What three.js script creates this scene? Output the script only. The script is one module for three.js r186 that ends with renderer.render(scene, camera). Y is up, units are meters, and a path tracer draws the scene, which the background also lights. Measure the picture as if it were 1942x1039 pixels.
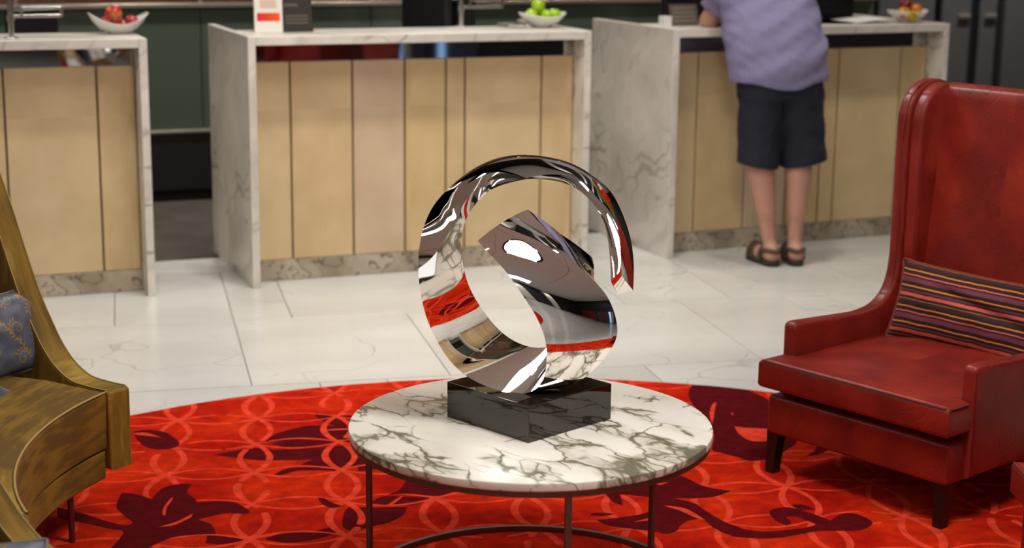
import * as THREE from 'three';
import { RoundedBoxGeometry } from 'three/addons/geometries/RoundedBoxGeometry.js';
import { mergeGeometries, mergeVertices } from 'three/addons/utils/BufferGeometryUtils.js';
import { MarchingCubes } from 'three/addons/objects/MarchingCubes.js';
import { RectAreaLightUniformsLib } from 'three/addons/lights/RectAreaLightUniformsLib.js';

// ------------------------------------------------------------------ camera, exposure, lights
const scene = new THREE.Scene();
scene.background = new THREE.Color(0x000000);
const renderer = new THREE.WebGLRenderer({ antialias: true });
renderer.toneMapping = THREE.LinearToneMapping;
renderer.toneMappingExposure = 1.12;
renderer.shadowMap.enabled = true;
RectAreaLightUniformsLib.init();
const camera = new THREE.PerspectiveCamera(18.62, 1942 / 1039, 0.05, 60);
camera.position.set(0, 1.7, 0);
camera.rotation.order = 'YXZ';
camera.rotation.set(-0.213376, 0, 0.010648);
camera.focus = 4.4;
camera.userData.fStop = 2.8;
scene.add(camera);

const CEIL = 3.3;
const LIGHT = { coffer: 26, panel: 3.2, slot: 3, desk: 12, column: 9, back: 15 };
const WARM = new THREE.Color(1.0, 0.96, 0.88), NEUTRAL = new THREE.Color(1.0, 0.995, 0.97);

// ------------------------------------------------------------------ naming helpers
const taken = new Map();
function numbered(name) { const n = taken.get(name) || 0; taken.set(name, n + 1); return n ? name + '_' + String(n).padStart(3, '0') : name; }
function tag(o, label, category, group) { if (label) o.userData.label = label; if (category) o.userData.category = category; if (group) o.userData.group = group; return o; }
function thing(name, label, category, [x, y, z] = [0, 0, 0], turn = 0, group) {
  const o = new THREE.Group(); o.name = numbered(name); scene.add(o);
  o.position.set(x, y, z); o.rotation.y = turn; return tag(o, label, category, group);
}
function structure(name, pos = [0, 0, 0], turn = 0) {
  const o = new THREE.Group(); o.name = name; scene.add(o); o.position.set(...pos); o.rotation.y = turn; o.userData.kind = 'structure'; return o;
}
function part(parent, name, geo, mat, label) {
  if (Array.isArray(geo)) geo = merge(geo);
  const m = new THREE.Mesh(geo, mat); m.name = name; m.castShadow = m.receiveShadow = true; parent.add(m);
  if (label) m.userData.label = label; return m;
}
function merge(list) {
  return mergeGeometries(list.map((g) => {
    g = g.index ? g.toNonIndexed() : g;
    for (const k of Object.keys(g.attributes)) if (!['position', 'normal', 'uv'].includes(k)) g.deleteAttribute(k);
    if (!g.attributes.uv) g.setAttribute('uv', new THREE.BufferAttribute(new Float32Array(g.attributes.position.count * 2), 2));
    return g;
  }));
}
// ------------------------------------------------------------------ random numbers and noise
function rng(seed) { let s = seed >>> 0; return () => { s = (s + 0x6d2b79f5) | 0; let t = Math.imul(s ^ (s >>> 15), 1 | s); t = (t + Math.imul(t ^ (t >>> 7), 61 | t)) ^ t; return ((t ^ (t >>> 14)) >>> 0) / 4294967296; }; }
const PERM = new Uint8Array(1024), GX = new Float32Array(256), GY = new Float32Array(256);
{ const r = rng(7); const p = [...Array(256).keys()]; for (let i = 255; i > 0; i--) { const j = Math.floor(r() * (i + 1)); [p[i], p[j]] = [p[j], p[i]]; }
  for (let i = 0; i < 1024; i++) PERM[i] = p[i & 255];
  for (let i = 0; i < 256; i++) { const a = r() * 6.2832; GX[i] = Math.cos(a); GY[i] = Math.sin(a); } }
function noise(x, y) {
  const xi = Math.floor(x), yi = Math.floor(y), fx = x - xi, fy = y - yi, X = xi & 255, Y = yi & 255;
  const u = fx * fx * fx * (fx * (fx * 6 - 15) + 10), v = fy * fy * fy * (fy * (fy * 6 - 15) + 10);
  const a = PERM[PERM[X] + Y], b = PERM[PERM[X + 1] + Y], c = PERM[PERM[X] + Y + 1], d = PERM[PERM[X + 1] + Y + 1];
  const n00 = GX[a] * fx + GY[a] * fy, n10 = GX[b] * (fx - 1) + GY[b] * fy, n01 = GX[c] * fx + GY[c] * (fy - 1), n11 = GX[d] * (fx - 1) + GY[d] * (fy - 1);
  const p = n00 + u * (n10 - n00), q = n01 + u * (n11 - n01);
  return (p + v * (q - p)) * 1.5;
}
function fbm(x, y, o = 4) { let s = 0, a = 0.5, f = 1; for (let i = 0; i < o; i++) { s += a * noise(x * f + i * 17.3, y * f - i * 9.1); a *= 0.5; f *= 2.03; } return s; }
function cell(x, y) { // distance to the border between cells, 0 on the border
  const xi = Math.floor(x), yi = Math.floor(y); let f1 = 9, f2 = 9;
  for (let j = -1; j <= 1; j++) for (let i = -1; i <= 1; i++) {
    const h = PERM[PERM[(xi + i) & 255] + ((yi + j) & 255)], h2 = PERM[h + 71];
    const dx = xi + i + h / 255 - x, dy = yi + j + h2 / 255 - y, d = Math.sqrt(dx * dx + dy * dy);
    if (d < f1) { f2 = f1; f1 = d; } else if (d < f2) f2 = d;
  }
  return f2 - f1;
}
const sat = (v) => (v < 0 ? 0 : v > 1 ? 1 : v), smooth = (a, b, v) => { const t = sat((v - a) / (b - a)); return t * t * (3 - 2 * t); }, mix = (a, b, t) => a + (b - a) * t;
const mix3 = (a, b, t) => [mix(a[0], b[0], t), mix(a[1], b[1], t), mix(a[2], b[2], t)];
function texture(w, h, size, fn, data = false) { // fn(x, y) in metres -> [r, g, b] 0..255
  const d = new Uint8Array(w * h * 4);
  for (let j = 0, k = 0; j < h; j++) for (let i = 0; i < w; i++, k += 4) {
    const c = fn((i + 0.5) / w * size, (j + 0.5) / h * size * h / w); d[k] = c[0] < 0 ? 0 : c[0] > 255 ? 255 : c[0]; d[k + 1] = c[1] < 0 ? 0 : c[1] > 255 ? 255 : c[1]; d[k + 2] = c[2] < 0 ? 0 : c[2] > 255 ? 255 : c[2]; d[k + 3] = 255;
  }
  return dataTexture(d, w, h, size, data);
}
function dataTexture(d, w, h, size, data) {
  const t = new THREE.DataTexture(d, w, h, THREE.RGBAFormat); t.magFilter = THREE.LinearFilter; t.minFilter = THREE.LinearFilter;
  t.wrapS = t.wrapT = THREE.RepeatWrapping; t.repeat.set(1 / size, w / h / size); if (!data) t.colorSpace = THREE.SRGBColorSpace; t.needsUpdate = true; return t;
}
// ------------------------------------------------------------------ geometry helpers (uv in metres)
function boxUV(g, ox = 0, oy = 0) {
  const p = g.attributes.position, n = g.attributes.normal, uv = new Float32Array(p.count * 2);
  for (let i = 0; i < p.count; i++) {
    const ax = Math.abs(n.getX(i)), ay = Math.abs(n.getY(i)), az = Math.abs(n.getZ(i));
    let u, v; if (ay >= ax && ay >= az) { u = p.getX(i); v = p.getZ(i); } else if (ax >= az) { u = p.getZ(i); v = p.getY(i); } else { u = p.getX(i); v = p.getY(i); }
    uv[2 * i] = u + ox; uv[2 * i + 1] = v + oy;
  }
  g.setAttribute('uv', new THREE.BufferAttribute(uv, 2)); return g;
}
// box from x0..x1, y0..y1, z0..z1 with rounded edges
function rbox(x0, x1, y0, y1, z0, z1, r = 0.003, seg = 2) {
  const w = x1 - x0, h = y1 - y0, d = z1 - z0;
  const g = new RoundedBoxGeometry(w, h, d, seg, Math.min(r, w / 2.01, h / 2.01, d / 2.01));
  g.translate((x0 + x1) / 2, (y0 + y1) / 2, (z0 + z1) / 2); return boxUV(g);
}
function box(x0, x1, y0, y1, z0, z1) { const g = new THREE.BoxGeometry(x1 - x0, y1 - y0, z1 - z0); g.translate((x0 + x1) / 2, (y0 + y1) / 2, (z0 + z1) / 2); return boxUV(g); }
// box with a small chamfer round its top face only (tiles), 10 quads
function tileBox(x0, x1, z0, z1, yTop, yBot, c) {
  const P = [], I = [], q = (a, b, cc, d) => { const k = P.length / 3; P.push(...a, ...b, ...cc, ...d); I.push(k, k + 1, k + 2, k, k + 2, k + 3); };
  const A = [x0, z0], B = [x1, z0], C = [x1, z1], D = [x0, z1], a = [x0 + c, z0 + c], b = [x1 - c, z0 + c], cc = [x1 - c, z1 - c], d = [x0 + c, z1 - c], v = (p, y) => [p[0], y, p[1]];
  q(v(d, yTop), v(cc, yTop), v(b, yTop), v(a, yTop));
  for (const [o1, o2, i1, i2] of [[A, B, a, b], [B, C, b, cc], [C, D, cc, d], [D, A, d, a]]) { q(v(o1, yTop - c), v(i1, yTop), v(i2, yTop), v(o2, yTop - c)); q(v(o1, yBot), v(o1, yTop - c), v(o2, yTop - c), v(o2, yBot)); }
  const g = new THREE.BufferGeometry(); g.setAttribute('position', new THREE.Float32BufferAttribute(P, 3)); g.setIndex(I); g.computeVertexNormals(); return g;
}
function extrude(pts, depth, bevel = 0, curved = 8, seg = 3) {
  const s = pts instanceof THREE.Shape ? pts : new THREE.Shape(pts.map(([x, y]) => new THREE.Vector2(x, y)));
  const g = new THREE.ExtrudeGeometry(s, { depth: depth - 2 * bevel, bevelEnabled: bevel > 0, bevelSize: bevel, bevelThickness: bevel, bevelOffset: -bevel, bevelSegments: seg, curveSegments: curved });
  g.translate(0, 0, bevel); return g;
}
function creased(g, deg = 35) { // smooth normals except over sharp edges
  const n = g.index ? g.toNonIndexed() : g; n.computeVertexNormals();
  const p = n.attributes.position, N = n.attributes.normal, map = new Map(), c = Math.cos(deg * Math.PI / 180), out = new Float32Array(p.count * 3);
  const key = (i) => Math.round(p.getX(i) * 2e4) + ',' + Math.round(p.getY(i) * 2e4) + ',' + Math.round(p.getZ(i) * 2e4);
  for (let i = 0; i < p.count; i++) { const k = key(i); if (!map.has(k)) map.set(k, []); map.get(k).push(i); }
  for (const l of map.values()) for (const i of l) {
    let x = 0, y = 0, z = 0; for (const j of l) if (N.getX(i) * N.getX(j) + N.getY(i) * N.getY(j) + N.getZ(i) * N.getZ(j) > c) { x += N.getX(j); y += N.getY(j); z += N.getZ(j); }
    const L = Math.hypot(x, y, z) || 1; out[3 * i] = x / L; out[3 * i + 1] = y / L; out[3 * i + 2] = z / L;
  }
  n.setAttribute('normal', new THREE.BufferAttribute(out, 3)); return n;
}
function tube(pts, r, seg = 40, rad = 8, closed = false) { return new THREE.TubeGeometry(new THREE.CatmullRomCurve3(pts.map((p) => new THREE.Vector3(...p)), closed, 'centripetal'), seg, r, rad, closed); }
function bar(a, b, r, rad = 12) { const A = new THREE.Vector3(...a), B = new THREE.Vector3(...b), g = new THREE.CylinderGeometry(r, r, A.distanceTo(B), rad); g.applyQuaternion(new THREE.Quaternion().setFromUnitVectors(new THREE.Vector3(0, 1, 0), B.clone().sub(A).normalize())); const m = A.add(B).multiplyScalar(0.5); g.translate(m.x, m.y, m.z); return g; }
function lathe(pts, seg = 48) { return new THREE.LatheGeometry(pts.map(([x, y]) => new THREE.Vector2(x, y)), seg); }
// grid surface from a function (u, v in 0..1) -> [x, y, z]
function surface(nu, nv, fn, uvFn) {
  const P = [], U = [], I = [];
  for (let j = 0; j <= nv; j++) for (let i = 0; i <= nu; i++) { const u = i / nu, v = j / nv; P.push(...fn(u, v)); U.push(...(uvFn ? uvFn(u, v) : [u, v])); }
  for (let j = 0; j < nv; j++) for (let i = 0; i < nu; i++) { const a = j * (nu + 1) + i, b = a + 1, c = a + nu + 1, d = c + 1; I.push(a, b, d, a, d, c); }
  const g = new THREE.BufferGeometry(); g.setAttribute('position', new THREE.Float32BufferAttribute(P, 3)); g.setAttribute('uv', new THREE.Float32BufferAttribute(U, 2)); g.setIndex(I); g.computeVertexNormals(); return g;
}
// signed-distance solid -> mesh
function solid(sdf, min, max, cellSize) {
  const size = Math.max(max[0] - min[0], max[1] - min[1], max[2] - min[2]), n = Math.ceil(size / cellSize) + 4;
  const mc = new MarchingCubes(n, new THREE.MeshStandardMaterial(), false, false, 400000); mc.isolation = 0;
  const o = min.map((v) => v - 2 * cellSize);
  for (let k = 0, q = 0; k < n; k++) for (let j = 0; j < n; j++) for (let i = 0; i < n; i++, q++) {
    const x = o[0] + i * cellSize, y = o[1] + j * cellSize, z = o[2] + k * cellSize;
    mc.field[q] = (x > max[0] + 2 * cellSize || y > max[1] + 2 * cellSize || z > max[2] + 2 * cellSize) ? -1 : -sdf(x, y, z);
  }
  mc.update();
  const half = mc.halfsize, c = mc.count, P = new Float32Array(c * 3);
  for (let i = 0; i < c; i++) for (let a = 0; a < 3; a++) P[3 * i + a] = o[a] + (mc.positionArray[3 * i + a] * half + half) * cellSize;
  let g = new THREE.BufferGeometry(); g.setAttribute('position', new THREE.BufferAttribute(P, 3));
  g = mergeVertices(g, cellSize * 0.02); g.computeVertexNormals(); 
  return boxUV(g);
}
const dist = (x, y, z, a, b, ra, rb) => { // tapered capsule
  const dx = b[0] - a[0], dy = b[1] - a[1], dz = b[2] - a[2], px = x - a[0], py = y - a[1], pz = z - a[2];
  const t = sat((px * dx + py * dy + pz * dz) / (dx * dx + dy * dy + dz * dz || 1e-9));
  return Math.hypot(px - t * dx, py - t * dy, pz - t * dz) - (ra + (rb - ra) * t);
};
const smin = (a, b, k) => { const h = Math.max(k - Math.abs(a - b), 0) / k; return Math.min(a, b) - h * h * k * 0.25; };
const smax = (a, b, k) => -smin(-a, -b, k);
// ------------------------------------------------------------------ materials
const std = (o) => new THREE.MeshStandardMaterial(o), phys = (o) => new THREE.MeshPhysicalMaterial(o);
const lin = (r, g, b) => new THREE.Color().setRGB(r, g, b);
const floorMarble = texture(2048, 2048, 4, (x, y) => {
  const wx = fbm(x * 1.1 + 3, y * 1.1, 4), wy = fbm(x * 1.1 - 7, y * 1.1 + 5, 4), cl = fbm(x * 0.9 + 20, y * 2.2, 4), fine = fbm(x * 9, y * 9, 3);
  let c = mix3([205, 203, 199], [188, 185, 180], sat(0.5 + cl * 1.1));
  c = mix3(c, [196, 192, 186], sat(0.25 + fine * 0.6) * 0.5);
  const d1 = cell(x * 0.8 + wx * 0.6, y * 0.95 + wy * 0.6), m1 = smooth(0.02, 0.3, noise(x * 0.8 + 40, y * 0.8 + 11));
  c = mix3(c, [140, 134, 128], (1 - smooth(0, 0.02, d1)) * m1 * 0.8);
  const d2 = cell(x * 2.1 + wy * 1.0 + 9, y * 2.6 + wx * 1.0), m2 = smooth(-0.05, 0.35, noise(x * 1.3 + 60, y * 1.3 - 21));
  c = mix3(c, [158, 152, 146], (1 - smooth(0, 0.03, d2)) * m2 * 0.5);
  const d3 = Math.abs(noise(x * 6.1 + wx * 3, y * 2.1 + wy * 3)), m3 = smooth(0.1, 0.4, noise(x * 2.1 + 5, y * 2.1 - 61));
  return mix3(c, [170, 163, 156], (1 - smooth(0, 0.03, d3)) * m3 * 0.35);
});
const tableMarble = texture(2048, 2048, 0.92, (x, y) => {
  const ca = 0.6, sa = 0.8, u = x * ca + y * sa, v = -x * sa + y * ca; // veins run obliquely over the slab
  const w1 = fbm(u * 4 + 3, v * 6 + 1, 5), w2 = fbm(u * 4 - 9, v * 6 + 7, 5);
  let c = mix3([240, 234, 223], [226, 218, 205], sat(0.35 + fbm(u * 4 + 30, v * 6, 3) * 1.3));
  const patch = noise(u * 2.3 + w1 * 1.1 + 12, v * 5.4 + w2 * 1.1 + 4) + 0.4 * noise(u * 6 + 50, v * 11), dense = smooth(-0.02, 0.42, patch);
  const e1 = cell(u * 5.6 + w1 * 0.8, v * 11.5 + w2 * 1.0), e2 = cell(u * 13 + w2 * 1.3 + 40, v * 25 + w1 * 1.5), e3 = cell(u * 30 + w1 * 1.6, v * 52 + w2 * 1.6);
  const q = noise(u * 9 + 9, v * 16 - 14), th = 0.035 + 0.24 * smooth(-0.3, 0.6, q) * (0.3 + 0.7 * dense), k1 = smooth(-0.34, 0.04, patch);
  c = mix3(c, [172, 164, 146], sat(smooth(0.05, 0.6, patch) * 0.5));
  c = mix3(c, [150, 142, 122], (1 - smooth(0, th * 3.2, e1)) * k1 * 0.32);
  c = mix3(c, [122, 114, 94], (1 - smooth(0.03, 0.24, e2)) * dense * 0.8); c = mix3(c, [130, 122, 102], (1 - smooth(0.02, 0.22, e3)) * smooth(0.25, 0.65, patch) * 0.4);
  return mix3(c, [108, 101, 82], (1 - smooth(th * 0.3, th, e1)) * k1 * 0.84);
});
const deskMarble = texture(1024, 1024, 2, (x, y) => {
  const u = x * 0.8 + y * 0.6, v = -x * 0.6 + y * 0.8, w1 = fbm(u * 2 + 5, v * 2, 4), w2 = fbm(u * 2 - 4, v * 2 + 9, 4);
  let c = mix3([224, 216, 205], [198, 191, 181], sat(0.45 + fbm(u * 1.6 + 8, v * 4 + w1 * 2, 4) * 1.5));
  const d = Math.abs(noise(u * 2.4 + w1 * 2 + 1, v * 5 + w2 * 2)), m = smooth(-0.1, 0.4, noise(u * 1.8 + 30, v * 1.8));
  c = mix3(c, [138, 128, 115], (1 - smooth(0, 0.11, d)) * m * 0.75);
  return mix3(c, [128, 119, 108], smooth(0.25, 0.6, fbm(u * 4 + 60, v * 7 + w2 * 2, 3)) * 0.5);
});
const darkMarble = texture(512, 512, 1, (x, y) => { const w = fbm(x * 6, y * 6, 4), d = Math.abs(noise(x * 5 + w * 2, y * 9 + w * 2)); return mix3(mix3([186, 172, 152], [150, 136, 116], sat(0.5 + w * 1.5)), [92, 80, 66], (1 - smooth(0, 0.2, d)) * 0.8); });
const fineBump = texture(512, 512, 0.12, (x, y) => { const n = 128 + 120 * (0.6 * noise(x * 420, y * 420) + 0.4 * noise(x * 900, y * 900)); return [n, n, n]; }, true);
const leatherMap = texture(1024, 1024, 1.5, (x, y) => {
  const a = fbm(x * 5 + 3, y * 5, 4), b = fbm(x * 30, y * 30, 3), w = fbm(x * 7, y * 7, 3), s = Math.abs(noise(x * 15 + w * 3, y * 4 + w * 3 + 30));
  let c = mix3([148, 40, 27], [112, 24, 17], sat(0.5 + a * 1.6)); c = mix3(c, [122, 32, 24], sat(0.3 + b) * 0.7);
  c = mix3(c, [190, 76, 50], smooth(0.12, 0.55, fbm(x * 3 + 30, y * 3 + 8, 4)) * 0.45); // worn, paler patches
  return mix3(c, [186, 82, 60], (1 - smooth(0, 0.06, s)) * smooth(0.0, 0.4, a) * 0.22);
});
const leatherBump = texture(1024, 1024, 0.7, (x, y) => { const w = fbm(x * 6, y * 6, 3), s = Math.abs(noise(x * 12 + w * 3, y * 5 + w * 2)), n = 120 + 46 * fbm(x * 9, y * 9, 3) - 50 * (1 - smooth(0, 0.12, s)) * smooth(-0.1, 0.3, noise(x * 5, y * 5 + 20)) + 24 * noise(x * 260, y * 260); return [n, n, n]; }, true);
const velvetMap = texture(1536, 1536, 3.2, (x, y) => {
  const a = fbm(x * 3 + 2, y * 2.4, 3), b = fbm(x * 34 + 5, y * 7, 4), s = noise(x * 90, y * 7), k = smooth(-0.35, 0.6, a * 0.8 + b * 0.5 + 0.1 * s);
  return mix3(mix3([100, 73, 8], [134, 101, 18], smooth(0, 0.5, k)), [172, 142, 60], smooth(0.5, 1, k));
});
const suede = (base) => texture(256, 256, 0.8, (x, y) => { const n = fbm(x * 5, y * 4, 4) * 16 + noise(x * 120, y * 120) * 3; return base.map((v) => v + n); });
const woodMap = texture(512, 512, 1.2, (x, y) => { const g = fbm(x * 2 + 4, y * 30 + fbm(x * 3, y * 3, 3) * 5, 3); return mix3([96, 62, 34], [66, 40, 22], sat(0.5 + g * 1.4)); });
const shirtMap = texture(256, 256, 0.2, (x, y) => { const s = Math.sin(x * 2 * Math.PI / 0.0125) > 0.55 ? 1 : 0, n = noise(x * 300, y * 300) * 8; return mix3([140, 132, 164], [108, 104, 142], s).map((v) => v + n); });
const carpetMap = texture(512, 512, 1, (x, y) => { const n = noise(x * 180, y * 180) * 14 + fbm(x * 4, y * 4, 3) * 12; return [66 + n, 58 + n, 50 + n]; });
const STRIPES = [[58, 14, 22, 8], [140, 92, 20, 3], [30, 8, 12, 6], [205, 84, 72, 9], [36, 10, 14, 4], [104, 44, 58, 4], [30, 8, 12, 7], [222, 128, 22, 4], [34, 8, 14, 9], [112, 48, 62, 12], [30, 8, 12, 4], [210, 88, 76, 4], [30, 8, 12, 9], [214, 120, 22, 4], [30, 8, 12, 8]];
const stripeMap = (() => {
  const total = STRIPES.reduce((a, s) => a + s[3], 0);
  return texture(256, 1024, 0.25, (x, y) => {
    let t = (((y + 0.0012 * noise(x * 20, y * 6)) / 0.118) % 1 + 1) % 1 * total, i = 0; while (t > STRIPES[i][3]) { t -= STRIPES[i][3]; i++; }
    const n = noise(x * 900, y * 900) * 10; return STRIPES[i].slice(0, 3).map((v) => v + n);
  });
})();
// blue-grey satin with gold scrolling leaves, drawn on a canvas
const damaskMap = (() => {
  const N = 1024, cv = document.createElement('canvas'); cv.width = cv.height = N; const c = cv.getContext('2d');
  c.fillStyle = 'rgb(92,96,110)'; c.fillRect(0, 0, N, N);
  const r = rng(5); c.lineCap = 'round';
  const scroll = (x, y, s, a, flip) => {
    c.save(); c.translate(x, y); c.rotate(a); c.scale(flip ? -s : s, s); c.strokeStyle = c.fillStyle = 'rgb(160,126,64)';
    c.lineWidth = 9; c.beginPath(); for (let t = 0; t <= 40; t++) { const q = t / 40, ang = q * 7.2, rad = 62 * (1 - q * 0.82); const X = Math.cos(ang) * rad, Y = Math.sin(ang) * rad; t ? c.lineTo(X, Y) : c.moveTo(X, Y); } c.stroke();
    for (let k = 0; k < 7; k++) { c.save(); c.rotate(-0.5 + k * 0.42); c.translate(66, 0); c.rotate(0.9); c.beginPath(); c.moveTo(-6, 0); c.quadraticCurveTo(16, -18, 46 - k * 2, -4); c.quadraticCurveTo(18, 12, -6, 0); c.fill(); c.restore(); }
    c.lineWidth = 7; c.beginPath(); c.moveTo(62, 0); c.bezierCurveTo(70, 60, 20, 120, 60, 170); c.stroke();
    for (let k = 0; k < 5; k++) { c.beginPath(); c.ellipse(58 - k * 7 + (k % 2) * 16, 60 + k * 24, 20, 7, k % 2 ? 0.7 : 2.3, 0, 7); c.fill(); }
    c.restore();
  };
  for (let j = 0; j < 4; j++) for (let i = 0; i < 4; i++) scroll(128 + i * 256 + (r() - 0.5) * 30, 110 + j * 256 + (i % 2) * 90, 0.95 + r() * 0.25, r() * 0.8 - 0.4 + j, (i + j) % 2);
  const d = c.getImageData(0, 0, N, N).data, out = new Uint8Array(d.length);
  for (let j = 0, k = 0; j < N; j++) for (let i = 0; i < N; i++, k += 4) { const n = noise(i * 0.5, j * 0.08) * 9 + fbm(i * 0.012, j * 0.012, 3) * 22; for (let a = 0; a < 3; a++) out[k + a] = Math.max(0, Math.min(255, d[k + a] + n)); out[k + 3] = 255; }
  return dataTexture(out, N, N, 0.36);
})();
const M = {
  tile: phys({ map: floorMarble, roughness: 0.2, specularIntensity: 0.7 }),
  grout: std({ color: lin(0.16, 0.14, 0.115), roughness: 0.9 }),
  table: phys({ map: tableMarble, roughness: 0.2, specularIntensity: 0.4 }),
  desk: std({ map: deskMarble, roughness: 0.35 }), plinth: std({ map: darkMarble, roughness: 0.4 }),
  cream: [[206, 180, 138], [205, 177, 133], [202, 176, 146], [203, 174, 126]].map((c) => std({ map: suede(c), roughness: 0.75 })),
  joint: std({ color: lin(0.2, 0.15, 0.1), roughness: 0.5 }),
  mirror: std({ color: lin(0.5, 0.5, 0.52), metalness: 1, roughness: 0.03 }),
  chrome: std({ color: lin(0.9, 0.88, 0.86), metalness: 1, roughness: 0.012 }),
  granite: phys({ color: lin(0.012, 0.009, 0.006), roughness: 0.025, ior: 1.75 }),
  bronze: std({ color: lin(0.14, 0.11, 0.09), metalness: 0.55, roughness: 0.42 }),
  steel: std({ color: lin(0.62, 0.6, 0.57), metalness: 1, roughness: 0.25 }),
  leather: phys({ map: leatherMap, bumpMap: leatherBump, bumpScale: 0.0022, roughness: 0.36, clearcoat: 0.15, clearcoatRoughness: 0.35 }),
  legWood: phys({ color: lin(0.004, 0.0025, 0.002), roughness: 0.4 }),
  velvet: phys({ map: velvetMap, roughness: 0.8, sheen: 0.7, sheenColor: lin(0.6, 0.47, 0.16), sheenRoughness: 0.35 }),
  welt: std({ color: lin(0.42, 0.29, 0.09), roughness: 0.6 }),
  redRod: phys({ color: lin(0.1, 0.012, 0.012), roughness: 0.3 }),
  damask: phys({ map: damaskMap, roughness: 0.42, sheen: 0.12, sheenColor: lin(0.5, 0.52, 0.6) }),
  stripe: phys({ map: stripeMap, roughness: 0.85, sheen: 0.1, sheenColor: lin(0.5, 0.3, 0.2) }),
  glassBack: phys({ color: lin(0.075, 0.095, 0.07), roughness: 0.16, clearcoat: 0.6, clearcoatRoughness: 0.05 }),
  darkCab: std({ color: lin(0.009, 0.007, 0.006), roughness: 0.45 }), black: std({ color: lin(0.004, 0.004, 0.004), roughness: 0.6 }),
  wood: std({ map: woodMap, roughness: 0.4 }), trimMetal: std({ color: lin(0.42, 0.36, 0.29), metalness: 0.7, roughness: 0.3 }),
  carpet: std({ map: carpetMap, bumpMap: fineBump, bumpScale: 0.002, roughness: 1 }),
  greyPanel: std({ color: lin(0.1, 0.093, 0.094), roughness: 0.35, metalness: 0.2 }),
  ceiling: std({ color: lin(0.83, 0.81, 0.78), roughness: 0.85 }), darkWall: std({ color: lin(0.014, 0.013, 0.013), roughness: 0.4 }),
  column: std({ color: lin(0.5, 0.47, 0.43), roughness: 0.35 }),
  redWall: std({ color: lin(0.16, 0.012, 0.008), roughness: 0.6 }), maroonWall: std({ color: lin(0.06, 0.007, 0.012), roughness: 0.6 }),
  brownWall: std({ color: lin(0.08, 0.06, 0.045), roughness: 0.6 }), slateWall: std({ color: lin(0.045, 0.055, 0.085), roughness: 0.5 }),
  blueGlow: std({ color: 0x000000, emissive: lin(0.35, 0.62, 1.0), emissiveIntensity: 0.9 }),
  lampGlow: std({ color: 0x111111, emissive: WARM, emissiveIntensity: 9 }), softGlow: std({ color: 0x111111, emissive: lin(1, 0.93, 0.84), emissiveIntensity: 4 }),
  porcelain: phys({ color: lin(0.78, 0.77, 0.72), roughness: 0.12, clearcoat: 0.5 }),
  paper: std({ color: lin(0.75, 0.72, 0.68), roughness: 0.7 }), plastic: std({ color: lin(0.008, 0.008, 0.009), roughness: 0.35 }),
  screen: phys({ color: lin(0.01, 0.01, 0.014), roughness: 0.12 }),
  skin: std({ color: lin(0.53, 0.27, 0.19), roughness: 0.55 }), shirt: std({ map: shirtMap, roughness: 0.9 }), navy: std({ color: lin(0.007, 0.0085, 0.02), roughness: 0.85 }),
  sandal: std({ color: lin(0.085, 0.05, 0.027), roughness: 0.7 }), sole: std({ color: lin(0.03, 0.02, 0.013), roughness: 0.8 }), hair: std({ color: lin(0.05, 0.03, 0.018), roughness: 0.6 }),
};
for (const m of Object.values(M)) for (const q of [m].flat()) q.side = THREE.DoubleSide;
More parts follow.
